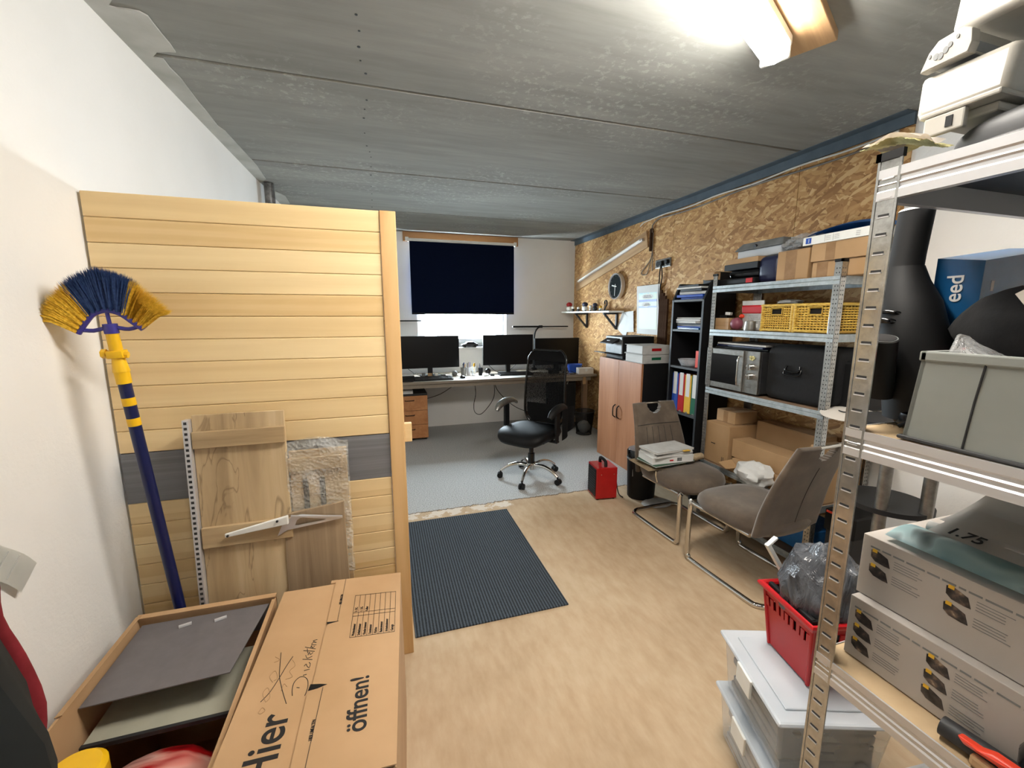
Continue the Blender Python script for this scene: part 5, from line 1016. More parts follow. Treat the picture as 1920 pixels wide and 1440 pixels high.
t = thing('white_flat_carton', 'long flat white carton with blue square mark on the cardboard boxes', 'box', (2.42,1.66,Z1+.184), R(-2)); obj('carton_body', G().box((-.12,-.16,0),(.13,.22,.045),.002), 'white_plastic', t); obj('blue_mark', G().box((-.1212,.17,.008),(-.119,.202,.038)), 'blue_plastic', t); text_mesh('mark_digit','1',.030,'white_paper',t,basis((-.1216,.191,.012),(0,-1,0),(0,0,1)))
g = G()
for y in (.09,.045):
    g.box((-.1212,y,.006),(-.1195,y+.003,.040))
    for k in range(3): g.box((-.1212,y-.03,.012+k*.009),(-.1195,y-.006,.015+k*.009))
for k in range(3): g.box((-.1212,-.09,.010+k*.009),(-.1195,-.07,.014+k*.009))
obj('print_marks', g, 'paper_grey', t)
tag(obj('blue_cloth', G().grid(lambda u,v: ((v-.5)*.24, (u-.5)*.40, .0+.060*math.sin(PI*min(1,u*1.02))**.6*(.55+.45*math.sin(PI*v))), 24, 12, .003), 'blue_tarp', loc=(2.44,1.68,Z1+.230), smooth=True), 'bright blue folded tarpaulin topmost at the near end of the steel shelf', 'cloth')
# -- second level
t = thing('small_wooden_box', 'small plain wooden box at the far end of the second shelf', 'box', (2.34,2.425,Z2)); obj('box_body', G().box((-.045,-.062,0),(.045,.060,.080),.002), 'raw_timber_y', t); tag(obj('black_clip_item', G().box((-.03,-.03,0),(.03,.035,.018),.004), 'black_plastic', loc=(2.34,2.43,Z2+.081)), 'small black object lying on the little wooden box', 'gadget'); tag(obj('white_scrap', G().box((-.02,-.015,0),(.02,.02,.020),.003), 'white_paper', loc=(2.33,2.40,Z2+.100), rot=(.1,0,.4)), 'crumpled white scrap above the little wooden box', 'paper')
tag(obj('pink_ball', G().sph((0,0,.042),.042), 'red_plastic' if 0 else 'mauve', loc=(2.33,2.325,Z2), smooth=True), 'dull pink ball beside the little wooden box', 'ball')
tag(obj('orange_piece', G().sph((0,0,.0),.02,(1,1,.7)), 'orange_red', loc=(2.34,2.295,Z2+.093), smooth=True), 'small orange piece above the pink ball', 'gadget')
carton('small brown box standing behind the red and white pouch', (2.52,2.30,Z2),(2.65,2.45,Z2+.20))
t = thing('zip_pouch', 'red and clear zip pouch leaning on the second shelf', 'bag', (2.36,2.215,Z2), rot=(0,R(-6),0)); obj('clear_half', G().box((-.012,-.085,0),(.012,.085,.115),.010,seg=3), 'film', t); obj('red_band', G().box((-.014,-.085,.110),(.014,.085,.165),.010,seg=3), 'red_plastic', t); obj('zip_top', G().box((-.004,-.085,.165),(.004,.085,.195),.002), 'paper_grey', t)
tag(obj('metal_tin', G().lathe([(0,0),(.04,0),(.042,.01),(.036,.06),(0,.065)]), 'steel', loc=(2.31,2.19,Z2), smooth=True), 'small metal tin in front of the zip pouch', 'tin')
t = thing('filled_sachet', 'small grey sachet with label beside the yellow baskets', 'bag', (2.325,2.155,Z2)); obj('sachet_body', G().box((-.012,-.03,0),(.012,.03,.07),.008,seg=3), 'film', t); obj('sachet_label', G().box((-.0135,-.016,.02),(-.012,.016,.045)), 'white_paper', t)
tag(obj('white_pouch', blob(G(), (0,0,.03), .05, (.8,.8,.6), .15, 18, 2), 'white_paper', loc=(2.40,2.14,Z2+.04), smooth=True), 'crumpled white pouch beside the yellow baskets', 'bag')
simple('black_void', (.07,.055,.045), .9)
def basket(label, y0, y1, x0=2.300, x1=2.60, h=.165):
    t = thing('wicker_basket', label, 'basket', ((x0+x1)/2,(y0+y1)/2,Z2), 0, 'yellow wicker baskets'); w, d = (x1-x0)/2, (y1-y0)/2
    def wall(g, ax, s):
        # woven strands with gaps around stakes
        L = d if ax == 'x' else w; n = 9; m = 13
        for r_ in range(n):
            z = .022 + (h-.044)*(r_+.5)/n; pts_ = []
            for k in range(m*2+1):
                q = -L + 2*L*k/(m*2); off = .0035*math.sin(k*PI/1+PI*.5 + (r_%2)*PI)
                pts_.append((s*(w-.006)+off, q, z) if ax == 'x' else (q, s*(d-.006)+off, z))
            if ax == 'x' and .60*h < z < .86*h:
                for seg_ in ([p for p in pts_ if p[1] < -.036],[p for p in pts_ if p[1] > .036]): g.tube(seg_, .0052, seg=6)
            else: g.tube(pts_, .0052, seg=6)
        for k in range(m+1):
            q = -L+2*L*k/m
            if ax == 'x' and abs(q) < .03: g.cyl((s*(w-.006),q,.01),(s*(w-.006),q,h*.6),.003,seg=6)
            else: g.cyl((s*(w-.006),q,.01) if ax == 'x' else (q,s*(d-.006),.01),(s*(w-.006),q,h-.01) if ax == 'x' else (q,s*(d-.006),h-.01),.003,seg=6)
    for ax in 'xy':
        for s in (-1,1): g = G(); wall(g, ax, s); obj('woven_side', g, 'wicker', t, smooth=True)
    for nm, z in (('rim_band',h-.008),('base_band',.010)): obj(nm, G().tube([(-w,-d,z),(w,-d,z),(w,d,z),(-w,d,z)],.0085,closed=True,seg=8), 'wicker', t)
    for sx in (-1,1):
        for sy in (-1,1): obj('corner_band', G().cyl((sx*(w-.003),sy*(d-.004),0),(sx*(w-.003),sy*(d-.004),h),.009,seg=8), 'wicker', t)
    0; obj('inner_shade_block', G().box((-w+.014,-d+.014,.006),(w-.014,d-.014,h-.03)), 'black_void', t)  # dark block paints the shaded hollow seen through the weave
    obj('handle_frame', G().tube([(-w-.001,-.036,h*.62),(-w-.001,.036,h*.62),(-w-.001,.036,h*.87),(-w-.001,-.036,h*.87)],.004,closed=True,seg=6), 'wicker', t)
    return t
basket('yellow wicker basket, the one farther along toward the window', 1.895, 2.105); basket('yellow wicker basket partly behind the near shelf post', 1.40+.23, 1.885)
tag(obj('crumpled_film', blob(G(), (0,0,0), .05, (1,1.6,.35), .2, 18, 6), 'paper_grey', loc=(2.42,2.02,Z2+.178), smooth=True), 'crumpled grey film heaped in the farther yellow basket', 'film')
tag(obj('dark_red_box', G().box((-.08,-.25,0),(.06,.22,.10),.004), 'mauve', loc=(2.60,1.93,Z2+.0) if 0 else (2.635-.0,2.10-.0,Z2), rot=(0,0,0)), 'dull red box against the wall behind the yellow baskets', 'box')
bpy.data.objects['dark_red_box'].scale = (.35,.5,1.0)
# -- third level: microwave, bag
mw = thing('microwave', 'stainless steel microwave with two round knobs on the steel shelf', 'microwave', (2.275,2.298,Z3), R(0))
obj('case', G().box((.018,-.232,.012),(.34,.212,.285),.004), 'dark_grey', mw); obj('front_frame', G().box((0,-.232,.010),(.018,.212,.287),.003), 'steel', mw)
dr = obj('door', G().box((-.010,-.115,.012),(.0,.210,.285),.003), 'steel', mw); obj('door_window', G().box((-.0125,-.075,.050),(-.0095,.185,.250),.002), 'black_gloss', dr)
obj('door_handle', G().tube([(-.010,-.098,.055),(-.034,-.098,.062),(-.038,-.098,.15),(-.034,-.098,.240),(-.010,-.098,.247)],.0055,sub=3), 'chrome', dr, smooth=True)
for z in (.125,.185): k = obj('knob', xl_([(0,.030),(.019,.028),(.022,.004),(.022,0)],24), 'chrome', mw, smooth=True); k.location = (0,-.175,z); k2 = obj('knob_grip', G().box((-.034,-.003,-.02),(-.026,.003,.02),.001), 'steel', k)
g = G()
for y, z in ((-.163,.250),(-.182,.250),(-.166,.236),(-.180,.235),(-.173,.243),(-.190,.243)): g.cyl((-.003,y,z),(.001,y,z),.008,seg=12)
obj('flower_sticker', g, 'foam_yellow', mw)
for x in (.05,.30):
    for y in (-.2,.18): obj('rubber_foot', G().cyl((x,y,0),(x,y,.013),.012), 'black_plastic', mw)
sheets('tray_pile', 'dark flat folders lying on top of the microwave', 'folders', (2.45,2.26,Z3+.290), .30, .40, 3, ['black_plastic','navy_plastic','paper_grey'], .012, .01)
tag(obj('soft_black_bag', G().box((-.14,-.21,0),(.16,.21,.335),.05,seg=5), 'black_fabric', loc=(2.445,1.845,Z3), smooth=True), 'large soft black bag beside the microwave', 'bag')
t = bpy.data.objects['soft_black_bag']; obj('bag_handle', G().tube([(-.145,-.03,.22),(-.155,-.03,.19),(-.155,.05,.19),(-.145,.05,.22)],.006,sub=3).tube([(-.145,-.04,.20),(-.158,-.035,.168),(-.158,.055,.168),(-.145,.06,.20)],.005,sub=3), 'black_gloss', t, smooth=True)
tag(obj('dark_case', G().box((-.10,-.02,0),(.12,.10,.27),.015), 'black_plastic', loc=(2.5,1.50+.06,Z3)), 'dark upright case at the near end beyond the black bag', 'case')
hat = thing('straw_hat', 'pale flat hat with dark cord hanging over the shelf end', 'hat', (2.32,1.53,Z3+.006), rot=(R(4),R(-6),0)); obj('hat_brim', G().lathe([(0,.02),(.06,.018),(.10,.004),(.13,.0),(.13,-.003),(.10,.0),(0,.012)],seg=32,sy=.95), 'cream_box', hat, smooth=True); obj('cord', G().tube([(-.05,.02,.022),(-.06,-.01,.024),(-.02,-.03,.022),(.0,-.06,.018)],.003,sub=3), 'black_plastic', hat)
# -- fourth level
carton('large upright brown box with arrows at the far end of the fourth shelf', (2.285,2.265,Z4),(2.60,2.485,Z4+.295))
b = bpy.data.objects['cardboard_box.004'] if 'cardboard_box.004' in bpy.data.objects else None
arrow_host = [o for o in bpy.data.objects if o.get('label','').startswith('large upright brown box')][0]
obj('printed_arrows', G().box((-.1581,-.075,.02),(-.1574,-.071,.065)).box((-.1581,-.062,.02),(-.1574,-.058,.065)).box((-.1581,.01,.14),(-.1574,.05,.146)), 'ink', arrow_host)
carton('small brown box standing on the large upright brown box', (2.36,2.30,Z4+.297),(2.56,2.47,Z4+.385), tape=(-.02,.02))
carton('wide brown carton at the back of the fourth shelf', (2.52,1.80,Z4),(2.655,2.26,Z4+.33))
lc = thing('long_carton', 'long brown carton with torn open flap behind the suede chair', 'box', (2.36,1.985,Z4))
obj('carton_body', G().box((-.05,-.26,.09),(.10,.27,.215),.002), 'cardboard_shelf', lc); obj('lower_flap', G().hexa([(-.09,-.25,.0),(.09,-.25,.0),(.09,.24,.0),(-.09,.24,.0),(-.07,-.25,.088),(.09,-.25,.088),(.09,.24,.088),(-.07,.24,.088)]), 'cardboard_shelf', lc); obj('torn_flap', G().poly([(-.075,.24,.075),(-.15,.28,.05),(-.16,.20,.03),(-.10,.16,.045)],.003), 'cardboard_edge', lc)
tag(obj('white_bag', blob(G(), (0,0,.07), .12, (.75,1.0,.62), .16, 24, 3), 'white_paper', loc=(2.225,1.98,Z4+.0), smooth=True), 'crumpled white plastic bag beneath the torn carton', 'bag')
carton('brown carton at the near end of the fourth shelf beyond the chair back', (2.30,1.63,Z4),(2.50,1.70,Z4+.34))
# -- bottom level
tag(obj('blue_crate', G().box((-.12,-.14,0),(.14,.14,.15),.006), 'blue_tarp', loc=(2.46,1.79,Z5)), 'blue box on the lowest level of the far steel shelf', 'box')
t = thing('tool_case', 'black case with orange edge on the far steel shelf behind the chair back', 'case', (2.42,1.53,.44)); obj('case_body', G().box((-.10,-.10,-.12),(.12,.06,.004),.008), 'black_plastic', t); obj('orange_edge', G().box((-.104,-.08,-.016),(-.098,.05,-.004),.002), 'orange_red', t)
obj('case_stand', G().box((-.09,-.09,-.44),(.11,.05,-.121),.004), 'dark_grey', t)
# ================================================================== NEAR STEEL SHELF
NX0, NX1, NY0, NY1 = .925, 1.53, -.42, .617
NL = [1.772, 1.268, .737, .22]
rack('near_steel_shelf', 'tall slotted steel shelf in the right foreground', NX0, NX1, NY0, NY1, 1.800, NL, .056, 'chip_light', 'slots', .041, 'alu', 2, 'black_laminate')  # topmost board coloured black, painting in the shade on its underside
bpy.data.objects['near_steel_shelf'].name = 'slotted_steel_shelf'
N1, N2, N3 = [z+.001 for z in NL[:3]]
# top: big dark lid, foam, white tubs, rail
t = thing('plastic_shell', 'large rounded dark grey plastic shell on the near top shelf', 'tub', (1.245,.255,N1))
se = lambda c_, e=.5: math.copysign(abs(c_)**e, c_)
obj('shell_body', G().grid(lambda u,v: (se(math.cos(u*2*PI))*.27*(1-.16*v**3), se(math.sin(u*2*PI))*.345*(1-.16*v**3), .010+.058*math.sin(v*PI/2)), 60, 10), 'dark_grey', t, smooth=True); obj('shell_lid', G().grid(lambda u,v: (se(math.cos(u*2*PI))*.232*v, se(math.sin(u*2*PI))*.296*v, .069+.006*(1-v)), 60, 6), 'dark_tape', t, smooth=True)
obj('shell_rim', G().tube([(se(math.cos(a))*.272,se(math.sin(a))*.347,.011) for a in [k*PI/30+.01 for k in range(60)]],.009,closed=True,seg=10), 'dark_grey', t, smooth=True)
fm = thing('foam_pad', 'ragged yellow foam pad draped over the top of the near shelf post', 'foam', (.955,.60,1.806), R(0))
obj('foam_body', G().grid(lambda u,v: (-.030+.095*v, -.045+.10*u, .020-.020*abs(u-.5)*2*(u<.5)+.008*math.sin(v*7+u*5)*.5), 24, 16, .022), 'foam_yellow', fm, smooth=True, wobble=.0012)
obj('foam_skin', G().grid(lambda u,v: (-.033+.070*v, -.047+.10*u, .0255-.020*abs(u-.5)*2*(u<.5)+.012*math.sin(v*7+u*5)*.5), 24, 10, .003), 'cream_box', fm, smooth=True)
def wtub(label, x, y, z, h, w0, w1, d):
    t = thing('white_plastic_trough', label, 'tub', (x,y,z)); 
    g = G().hexa([(0,-d*.5,0),(.62,-d*.5,0),(.62,d*.46,0),(0,d*.46,0),(-w1,-d*.5,h),(.62,-d*.5,h),(.62,d*.5,h),(-w1,d*.5,h)]); obj('trough_body', g, 'trough_white', t, bev=.012, smooth=True); return t
wt = wtub('lower white plastic trough under the grey rail on the near top shelf', 1.00, .552, 1.868, .080, 0, -.012, .135)
obj('trough_lip', G().box((-.010,-.065,-.006),(.60,.048,.004),.003), 'trough_white', wt); obj('clip_end', G().box((-.008,-.02,-.040),(.004,.040,-.006),.003), 'trough_white', wt); obj('clip_slot', G().box((-.0095,-.004,-.032),(-.0075,.006,-.014)), 'black_plastic', wt)
obj('trough_foot', G().box((.02,-.05,-.022),(.5,.035,-.006),.004), 'trough_white', wt)
rl = thing('plastic_rail', 'white plastic rail with holes in its end cap between two white troughs', 'rail', (1.0,.580,1.957)); rl.scale = (1,.40,.58)
obj('rail_body', G().hexa([(.01,-.085,0),(.66,-.085,0),(.66,.070,0),(.01,.070,0),(.02,-.080,.062),(.66,-.080,.062),(.66,.045,.062),(.02,.045,.062)]), 'trough_white', rl, bev=.004); obj('rail_side', G().box((.02,-.0865,.004),(.66,-.0845,.032)), 'grey_plastic', rl); obj('rail_bottom', G().box((.02,-.08,-.0015),(.66,.06,.0005)), 'grey_plastic', rl)
obj('end_cap', G().poly([(0,.088,-.008),(0,.062,.042),(0,.030,.068),(0,-.06,.076),(0,-.09,.060),(0,-.095,.022),(0,-.085,-.004)],.022,(1,0,0)), 'trough_white', rl, bev=.003)
g = G()
for y, z, r_ in ((.055,.030,.006),(.030,.022,.010),(.013,.019,.010),(-.004,.030,.010),(-.018,.040,.008),(-.042,.054,.006)): g.cyl((-.0012,y,z),(.001,y,z),r_,seg=14)
obj('cable_hole', g, 'grey_plastic', rl)
wtub('upper white plastic trough above the grey rail near the ceiling', 1.02, .515, 2.003, .36, 0, -.06, .16)
# second level: black appliance, bag, blue box, grey fabric box
ap = thing('upright_vacuum', 'black plastic appliance with an upright oval tube on the near shelf', 'appliance', (1.085,.52,N2))
def oval(g, pts_, seg=28):
    prev = None
    for (x,y,z,rx,ry) in pts_:
        r_ = [g.bm.verts.new((x+math.cos(2*PI*k/seg)*rx, y+math.sin(2*PI*k/seg)*ry, z)) for k in range(seg)]
        if prev: [g.bm.faces.new([prev[k],prev[(k+1)%seg],r_[(k+1)%seg],r_[k]]) for k in range(seg)]
        else: g.bm.faces.new(r_[::-1])
        prev = r_
    g.bm.faces.new(prev); return g
obj('upper_tube', oval(G(), [(.012,.132,.335,.026,.034),(.016,.131,.36,.026,.031),(.020,.128,.452,.026,.031)]), 'black_plastic', ap, smooth=True)
obj('tube_cap', oval(G(), [(.020,.128,.452,.027,.032),(.021,.128,.456,.024,.029)]), 'alu', ap, smooth=True)
obj('lower_housing', oval(G(), [(0,.06,.012,.05,.06),(0,.062,.08,.055,.068),(0,.075,.15,.056,.068),(.0,.098,.21,.052,.062),(.006,.112,.262,.046,.056),(.010,.125,.305,.034,.042),(.012,.131,.336,.028,.034)]), 'black_plastic', ap, smooth=True)
obj('front_ridge', G().tube([(-.034,.085,.232),(-.047,.105,.238),(-.040,.140,.238),(-.03,.158,.232)],.004,sub=4).tube([(-.040,.095,.216),(-.052,.11,.220),(-.046,.14,.220)],.006,sub=4), 'black_gloss', ap, smooth=True)
obj('base_disc', G().lathe([(0,0),(.085,0),(.09,.008),(.088,.030),(.07,.040),(0,.042)],(.02,.012,0),36), 'black_gloss', ap, smooth=True)
nz2 = obj('side_nozzle', oval(G(), [(0,0,0,.024,.030),(-.004,0,.05,.024,.030),(-.006,.0,.13,.023,.030)]), 'black_plastic', ap, smooth=True); nz2.location = (-.050,.112,.060); nz2.rotation_euler = (R(8),R(-16),0)
obj('nozzle_opening', oval(G(), [(-.006,0,.130,.0235,.0305),(-.0065,0,.134,.0225,.0295)]), 'grey_plastic', nz2, smooth=True); obj('nozzle_mouth', oval(G(), [(-.0065,0,.1335,.0205,.0275),(-.0065,0,.1348,.0205,.0275)]), 'black_void', nz2)
obj('power_cord', G().tube([(-.075,.05,.006),(-.06,.03,.02),(-.03,.0,.03),(.0,-.03,.035)],.004,sub=4), 'black_plastic', ap, smooth=True)
tag(obj('black_cloth_bag', blob(G(), (0,0,.205), .12, (.62,1.25,.75), .05, 32, 11), 'black_fabric', loc=(1.10,.40,N2+.0), smooth=True), 'large black cloth bag behind the grey fabric box', 'bag')
bb = thing('blue_carton', 'dark blue glossy carton lettered eed behind the black bag', 'box', (1.135,.615,N2+.25)); bb.rotation_euler = (0,0,R(3))
obj('carton_body', G().hexa([(0,-.075,-.24),(.27,-.075,-.24),(.27,0,-.24),(0,0,-.24),(0,-.075,.088),(.27,-.085,.125),(.27,.0,.135),(0,0,.100)]), 'blue_box', bb); pass
text_mesh('lettering', 'eed', .038, 'white_paper', bb, basis((-.0012,-.047,.008),(0,0,1),(0,1,0)), sx=1.0)
obj('white_label', G().box((.03,-.0765,.03),(.07,-.0745,.05)), 'cream_box', bb)
fb = thing('grey_fabric_box', 'grey fabric storage box on the near shelf', 'box', (1.10,.24,N2))
pf = [(-.165,.268),(-.165,-.56),(.16,-.56),(.16,.268)]; pt_ = [(-.158,.262),(-.158,-.56),(.16,-.56),(.16,.262)]
g = G()
def slab(g, p, q, P, Q, th, h): pass
g.hexa([(-.165,-.56,.004),(-.155,-.56,.004),(-.155,.280,.004),(-.165,.280,.004),(-.168,-.56,.158),(-.160,-.56,.158),(-.160,.266,.158),(-.168,.266,.158)])
g.hexa([(-.165,.270,.004),(.16,.270,.004),(.16,.280,.004),(-.165,.280,.004),(-.168,.256,.158),(.16,.256,.158),(.16,.266,.158),(-.168,.266,.158)])
g.box((.15,-.56,.004),(.16,.270,.158)).box((-.16,-.56,0),(.16,.275,.006)); obj('fabric_wall', g, 'grey_felt', fb, bev=.002)
obj('top_hem', G().box((-.171,-.56,.150),(-.159,.268,.168),.003).box((-.171,.256,.150),(.16,.269,.168),.003), 'grey_felt', fb)
obj('stitched_seam', G().tube([(-.1695,.178,.165),(-.1670,.186,.09),(-.1655,.192,.004)],.0016,seg=6), 'dark_grey', fb); obj('bottom_piping', G().tube([(-.168,-.56,.004),(-.168,.1,.002),(-.168,.282,.005),(.10,.284,.005)],.004,seg=8), 'dark_grey', fb)
fr_ = thing('picture_frame', 'red picture frame sticking out of the grey fabric box', 'frame', (1.10,.28,N2+.155), rot=(R(8),R(-24),0)); fr_.location.y = .40; obj('frame_border', G().box((-.09,-.20,0),(.10,.12,.012),.003), 'red_plastic', fr_); obj('frame_picture', G().box((-.075,-.185,.0125),(.085,.105,.0135)), 'paper_grey', fr_)
tag(obj('clear_packet', G().box((-.04,-.05,0),(.04,.04,.012),.004), 'film', loc=(1.03,.475,N2+.160), rot=(R(20),R(-25),R(20))), 'shiny clear packet standing in the grey fabric box', 'packet')
tag(obj('white_card', G().box((-.003,-.12,-.04),(.003,.02,.04)), 'cream_box', loc=(1.01,.395,N2+.245), rot=(R(-35),0,0)), 'white card standing above the grey fabric box', 'card')
tag(obj('card_stack', G().box((-.10,-.12,0),(.10,.10,.035),.002), 'dark_grey', loc=(1.14,.32,N2+.120)), 'dark case inside the grey fabric box under the frame', 'case')
# third level: two printed white boxes
def pbox(label, x0, z, h, rows, ytop):
    t = thing('product_box', label, 'box', (x0,.2,z), 0, 'white product boxes'); obj('box_body', G().box((0,-.60,0),(.34,.396 if rows==3 else .402,h),.0015), 'product_card', t)
    tx = G(); cols_ = [.385,.255,.095,-.06]; rh = .0335
    for y0 in cols_:
        for r_ in range(rows):
            zc = h-.042 - r_*rh
            P = [(y0-.002,.5),(y0-.010,.62),(y0-.022,.48),(y0-.034,.30),(y0-.040,-.42),(y0-.030,-.45),(y0-.012,-.38),(y0-.003,-.1)]
            p_ = obj('product_photo', G().poly([(-.0008, y, zc+k*.026) for y, k in P], .0006, (1,0,0)), 'photo', t)
            obj('photo_tag', G().box((-.0012,y0-.014,zc+.010),(-.0002,y0-.005,zc+.017)), 'yellow_binder', p_)
            for k in range(4):
                q = random.uniform(.035,.05); tx.box((-.0006,y0-.046-q,zc+.008-k*.0055),(.0,y0-.046,zc+.0090-k*.0055))
    y = .385
    while y > -.30: q = random.uniform(.010,.035); tx.box((-.0006,y-q,h-.024),(0,y,h-.0205)); y -= q+.004
    obj('printed_text', tx, 'paper_grey' if 0 else 'grey_plastic', t)['kind'] = 'stuff'; return t
pbox('white product box with small dark photos, lower of the two stacked', .985, N3, .142, 3, 0); pbox('white product box with small dark photos, upper of the two stacked', 1.008, N3+.1435, .140, 2, 0)
ZP = N3+.2845
tag(obj('film_package', G().grid(lambda u,v: (.0+.115*v, .14-.50*u, .010+.014*math.sin(PI*v)*(1+.3*math.sin(u*9))), 30, 12, .004), 'pack', loc=(1.02,.43,ZP), smooth=True), 'pale blue plastic-wrapped package lying on the upper product box', 'package')
tag(obj('rolled_film', G().tube([(0,.10,.012),(0,-.10,.018),(0,-.30,.014)],.012,sub=3), 'paper_grey', loc=(1.145,.46,ZP+.004), smooth=True), 'rolled clear film edge behind the blue package', 'film')
nb = thing('navy_basket', 'dark navy plastic basket with slotted rim behind the white boxes', 'basket', (1.455,.43,N3+.0), R(0)); nb.scale = (1,1,.82)
def bwall(g, L0, L1, W0, W1, h, th=.004): g.hexa([(-W0,-L0,0),(W0,-L0,0),(W0,L0,0),(-W0,L0,0),(-W1,-L1,h),(W1,-L1,h),(W1,L1,h),(-W1,L1,h)])
g = G()
for k in range(20):
    y = -.24+.0185*k
    g.box((-.055,y,.19),(-.050,y+.009,.30))
obj('slotted_wall', g, 'navy_plastic', nb); obj('basket_body', G().hexa([(-.05,-.24,0),(.08,-.24,0),(.08,.17,0),(-.05,.17,0),(-.055,-.26,.19),(.09,-.26,.19),(.09,.185,.19),(-.055,.185,.19)]), 'navy_plastic', nb)
obj('basket_rim', G().tube([(-.062,-.26,.31),(-.062,.10,.315),(-.05,.165,.315),(.0,.185,.315),(.095,.18,.31),(.095,-.26,.31)],.011,closed=True,sub=1,seg=8,flat=1.2), 'navy_plastic', nb, smooth=True)
pn_ = thing('paper_price_sheet', 'white curled paper sheets marked 1.75 on the near shelf', 'paper', (1.155,.41,ZP+.012))
obj('sheet', G().grid(lambda u,v: (.0+.20*v, .14-.34*u, .022+.055*v**1.6), 10, 12, .001), 'white_paper', pn_, smooth=True); obj('sheet', G().grid(lambda u,v: (-.055+.17*v, .13-.30*u, .012+.03*v), 6, 6, .001), 'white_paper', pn_, smooth=True)
text_mesh('printed_price', '1.75', .042, 'ink', pn_, basis((-.041,.110,.0165),(0,-1,0),(1,0,.19)), sx=.8)
gb = thing('green_carton', 'dark green carton standing behind the white paper sheets', 'box', (1.335,.36,N3)); obj('carton_body', G().box((.0,-.16,0),(.06,.20,.375),.002), 'dark_green', gb)
tag(obj('grey_sleeve', blob(G(), (0,0,0), .07, (.9,1.9,.42), .1, 24, 4), 'dark_grey', loc=(1.40,.42,N3+.405), smooth=True), 'dark grey cloth lying on the green carton', 'cloth')
tag(obj('clear_bag', blob(G(), (0,0,.03), .07, (1,.9,.6), .2, 20, 7), 'film', loc=(1.45,.53,N3+.262), smooth=True), 'crumpled clear bag lying on the navy basket', 'bag')
# front edge small items
tag(obj('grey_cylinder', G().cyl((0,0,0),(.0,-.13,.0),.0175,seg=20), 'dark_grey', loc=(.952,.400,N3+.0185), rot=(0,0,R(6)), smooth=True), 'short grey cylinder lying on the shelf edge', 'cylinder')
op = thing('red_clamp', 'orange red plastic clamp at the lower right picture edge', 'clamp', (.932,.372,N3)); obj('clamp_body', G().poly([(0,0,.035),(-.004,-.03,.040),(0,-.045,.046),(.0,-.09,.048),(.0,-.13,.030),(.0,-.12,.020),(.0,-.05,.030),(.0,-.01,.026)],.016,(1,0,0)), 'orange_red', op, bev=.003); obj('clamp_pad', G().box((-.004,-.11,0),(.012,-.02,.022),.006), 'cardboard', op)
kt = thing('black_kettle', 'black rounded device at the lower right corner of the near shelf', 'device', (1.0,.255,N3)); obj('device_body', G().lathe([(0,0),(.055,0),(.064,.02),(.066,.055),(.056,.085),(.030,.10),(0,.104)],seg=32), 'black_gloss', kt, smooth=True)
# ================================================================== BINS, RED BASKET
def bin_(label, c, rz, w, d, h, contents):
    t = thing('storage_bin', label, 'bin', c, rz, 'clear storage bins')
    e = .003
    obj('bin_walls', G().hexa([(-w*.9,-d*.9,0),(w*.9,-d*.9,0),(w*.9,d*.9,0),(-w*.9,d*.9,0),(-w,-d,h),(w,-d,h),(w,d,h),(-w,d,h)]), 'clear', t, bev=.01, smooth=True)
    obj('bin_lid', G().box((-w-.012,-d-.012,h),(w+.012,d+.012,h+.016),.008).box((-w+.03,-d+.03,h+.016),(w-.03,d-.03,h+.022),.003), 'frost', t)
    obj('clip', G().box((-w-.018,-.04,h-.05),(-w-.010,.04,h+.012),.002), 'white_plastic', t)
    if contents:
        g = G()
        for k in range(5): g.box((-w*.84,-d*.84,.006+k*h*.17),(w*.84,d*.84*(1-.08*(k%3)),.004+(k+.8)*h*.17),.003)
        o = obj('bin_filling', g, contents, t); o['label'] = 'layered papers seen through the bin'
    return t
BC = (1.195,.832)
bin_('clear lidded bin on the floor, lower of two beyond the near shelf post', (BC[0],BC[1],0), R(-19), .155, .165, .185, 'paper_grey'); bin_('clear lidded bin, upper of two, carrying the red basket', (BC[0],BC[1],.210), R(-19), .155, .165, .180, 'grey_plastic')
bin_('clear lidded bin with green contents on the bottom of the near shelf', (1.20,.33,NL[3]+.001), R(-6), .19, .20, .17, None)
tag(obj('green_items', blob(G(), (0,0,.05), .085, (1.3,1.4,.5), .15, 24, 2), 'green_plastic', loc=(1.20,.30,NL[3]+.01), smooth=True), 'green objects inside the bin on the bottom shelf', 'toys')
rb = thing('red_basket', 'red plastic carrying basket on the clear bins', 'basket', (1.275,.840,.419), R(-12))
bw, bd, bh = .125, .10, .205
def pt(sx, sy, k): f = .82+.18*k; return (sx*bw*f, sy*bd*f, bh*k)
g = G()
for (a, b) in (((-1,-1),(-1,1)),((-1,1),(1,1)),((1,1),(1,-1)),((1,-1),(-1,-1))):
    for k0, k1 in ((0,.68),(.84,1)): g.bm.faces.new([g.bm.verts.new(p) for p in (pt(*a,k0),pt(*b,k0),pt(*b,k1),pt(*a,k1))])
    for k in range(9):
        t0, t1 = k/9+.02, (k+.6)/9+.02; L_ = lambda kk, tt: tuple(p*(1-tt)+q*tt for p, q in zip(pt(*a,kk), pt(*b,kk))); g.bm.faces.new([g.bm.verts.new(p) for p in (L_(.68,t0),L_(.68,t1),L_(.84,t1),L_(.84,t0))])
g.bm.faces.new([g.bm.verts.new(pt(sx,sy,0)) for sx,sy in ((-1,-1),(-1,1),(1,1),(1,-1))])
bmesh.ops.remove_doubles(g.bm, verts=g.bm.verts[:], dist=.0002)
o = obj('basket_walls', g, 'red_plastic', rb); md = o.modifiers.new('t','SOLIDIFY'); md.thickness = .003
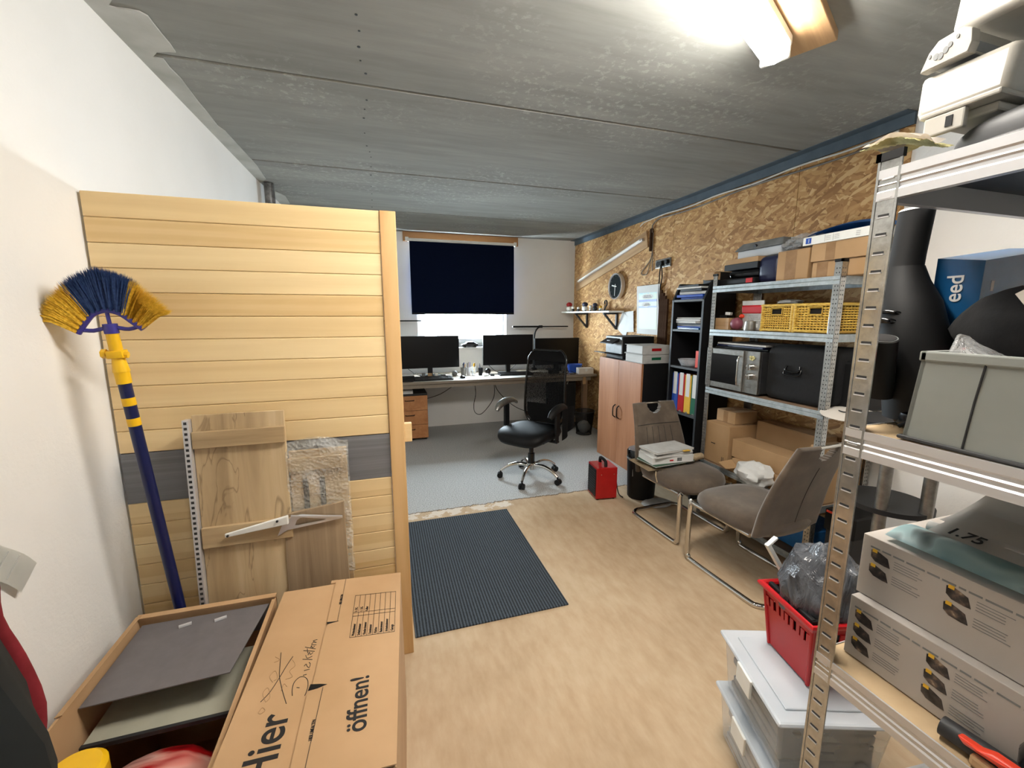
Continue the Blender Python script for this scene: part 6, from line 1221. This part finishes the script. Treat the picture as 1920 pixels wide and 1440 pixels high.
obj('basket_rim', G().tube([(-bw-.006,-bd-.006,bh),(bw+.006,-bd-.006,bh),(bw+.006,bd+.006,bh),(-bw-.006,bd+.006,bh)],.010,closed=True,seg=8,flat=1.5), 'red_plastic', rb)
for sx in (-1,1):
    for sy in (-1,1): obj('corner_rib', G().cyl(pt(sx,sy,0),pt(sx,sy,1),.006,seg=8), 'red_plastic', rb)
obj('black_handle', G().box((-bw+.005,-bd+.008,bh-.03),(bw-.005,-bd+.02,bh+.012),.003).box((-bw+.004,-bd+.01,bh-.03),(-bw+.018,bd-.01,bh+.016),.003), 'black_plastic', rb)
tag(obj('grey_bin_bag', blob(G(), (0,0,.10), .135, (.88,.78,1.05), .12, 40, 9, 3.0), 'bag', loc=(1.265,.850,.560), smooth=True), 'shiny grey plastic bag stuffed in the red basket', 'bag')
t = thing('white_bracket', 'white angled strip poking out beside the grey bag', 'strip', (1.235,.970,.675), rot=(R(-6),R(-32),0)); obj('strip_arm', G().box((-.007,-.008,-.08),(.007,.008,.095),.002).box((.007,-.008,.087),(.04,.008,.095),.002), 'white_plastic', t)
tag(obj('dark_contents', blob(G(), (0,0,.05), .10, (.95,.75,.75), .1, 20, 1), 'black_fabric', loc=(1.28,.84,.45), smooth=True), 'black fabric filling the red basket below the bag', 'cloth')
# ================================================================== STOOL-LIKE TUBULAR SIDE TABLE BEHIND
st = thing('tube_side_table', 'round black tier between three steel tubes behind the near shelf', 'table', (1.97,1.10,0))
legs_ = [(-.13,.085),(-.0,-.155),(.14,.02)]
for i, (x, y) in enumerate([(-.10,.115),(-.085,-.020),(.03,-.105)]): obj('tube_leg', G().cyl((x,y,0),(x,y,1.06),.022), 'steel', st, smooth=True)
obj('round_tier', G().cyl((.03,.03,.715),(.03,.03,.735),.150,seg=48), 'black_laminate', st, smooth=True); obj('round_top', G().cyl((.03,.03,1.06),(.03,.03,1.08),.150,seg=48), 'black_laminate', st, smooth=True); obj('round_foot', G().cyl((.03,.03,0),(.03,.03,.02),.150,seg=48), 'black_laminate', st, smooth=True)
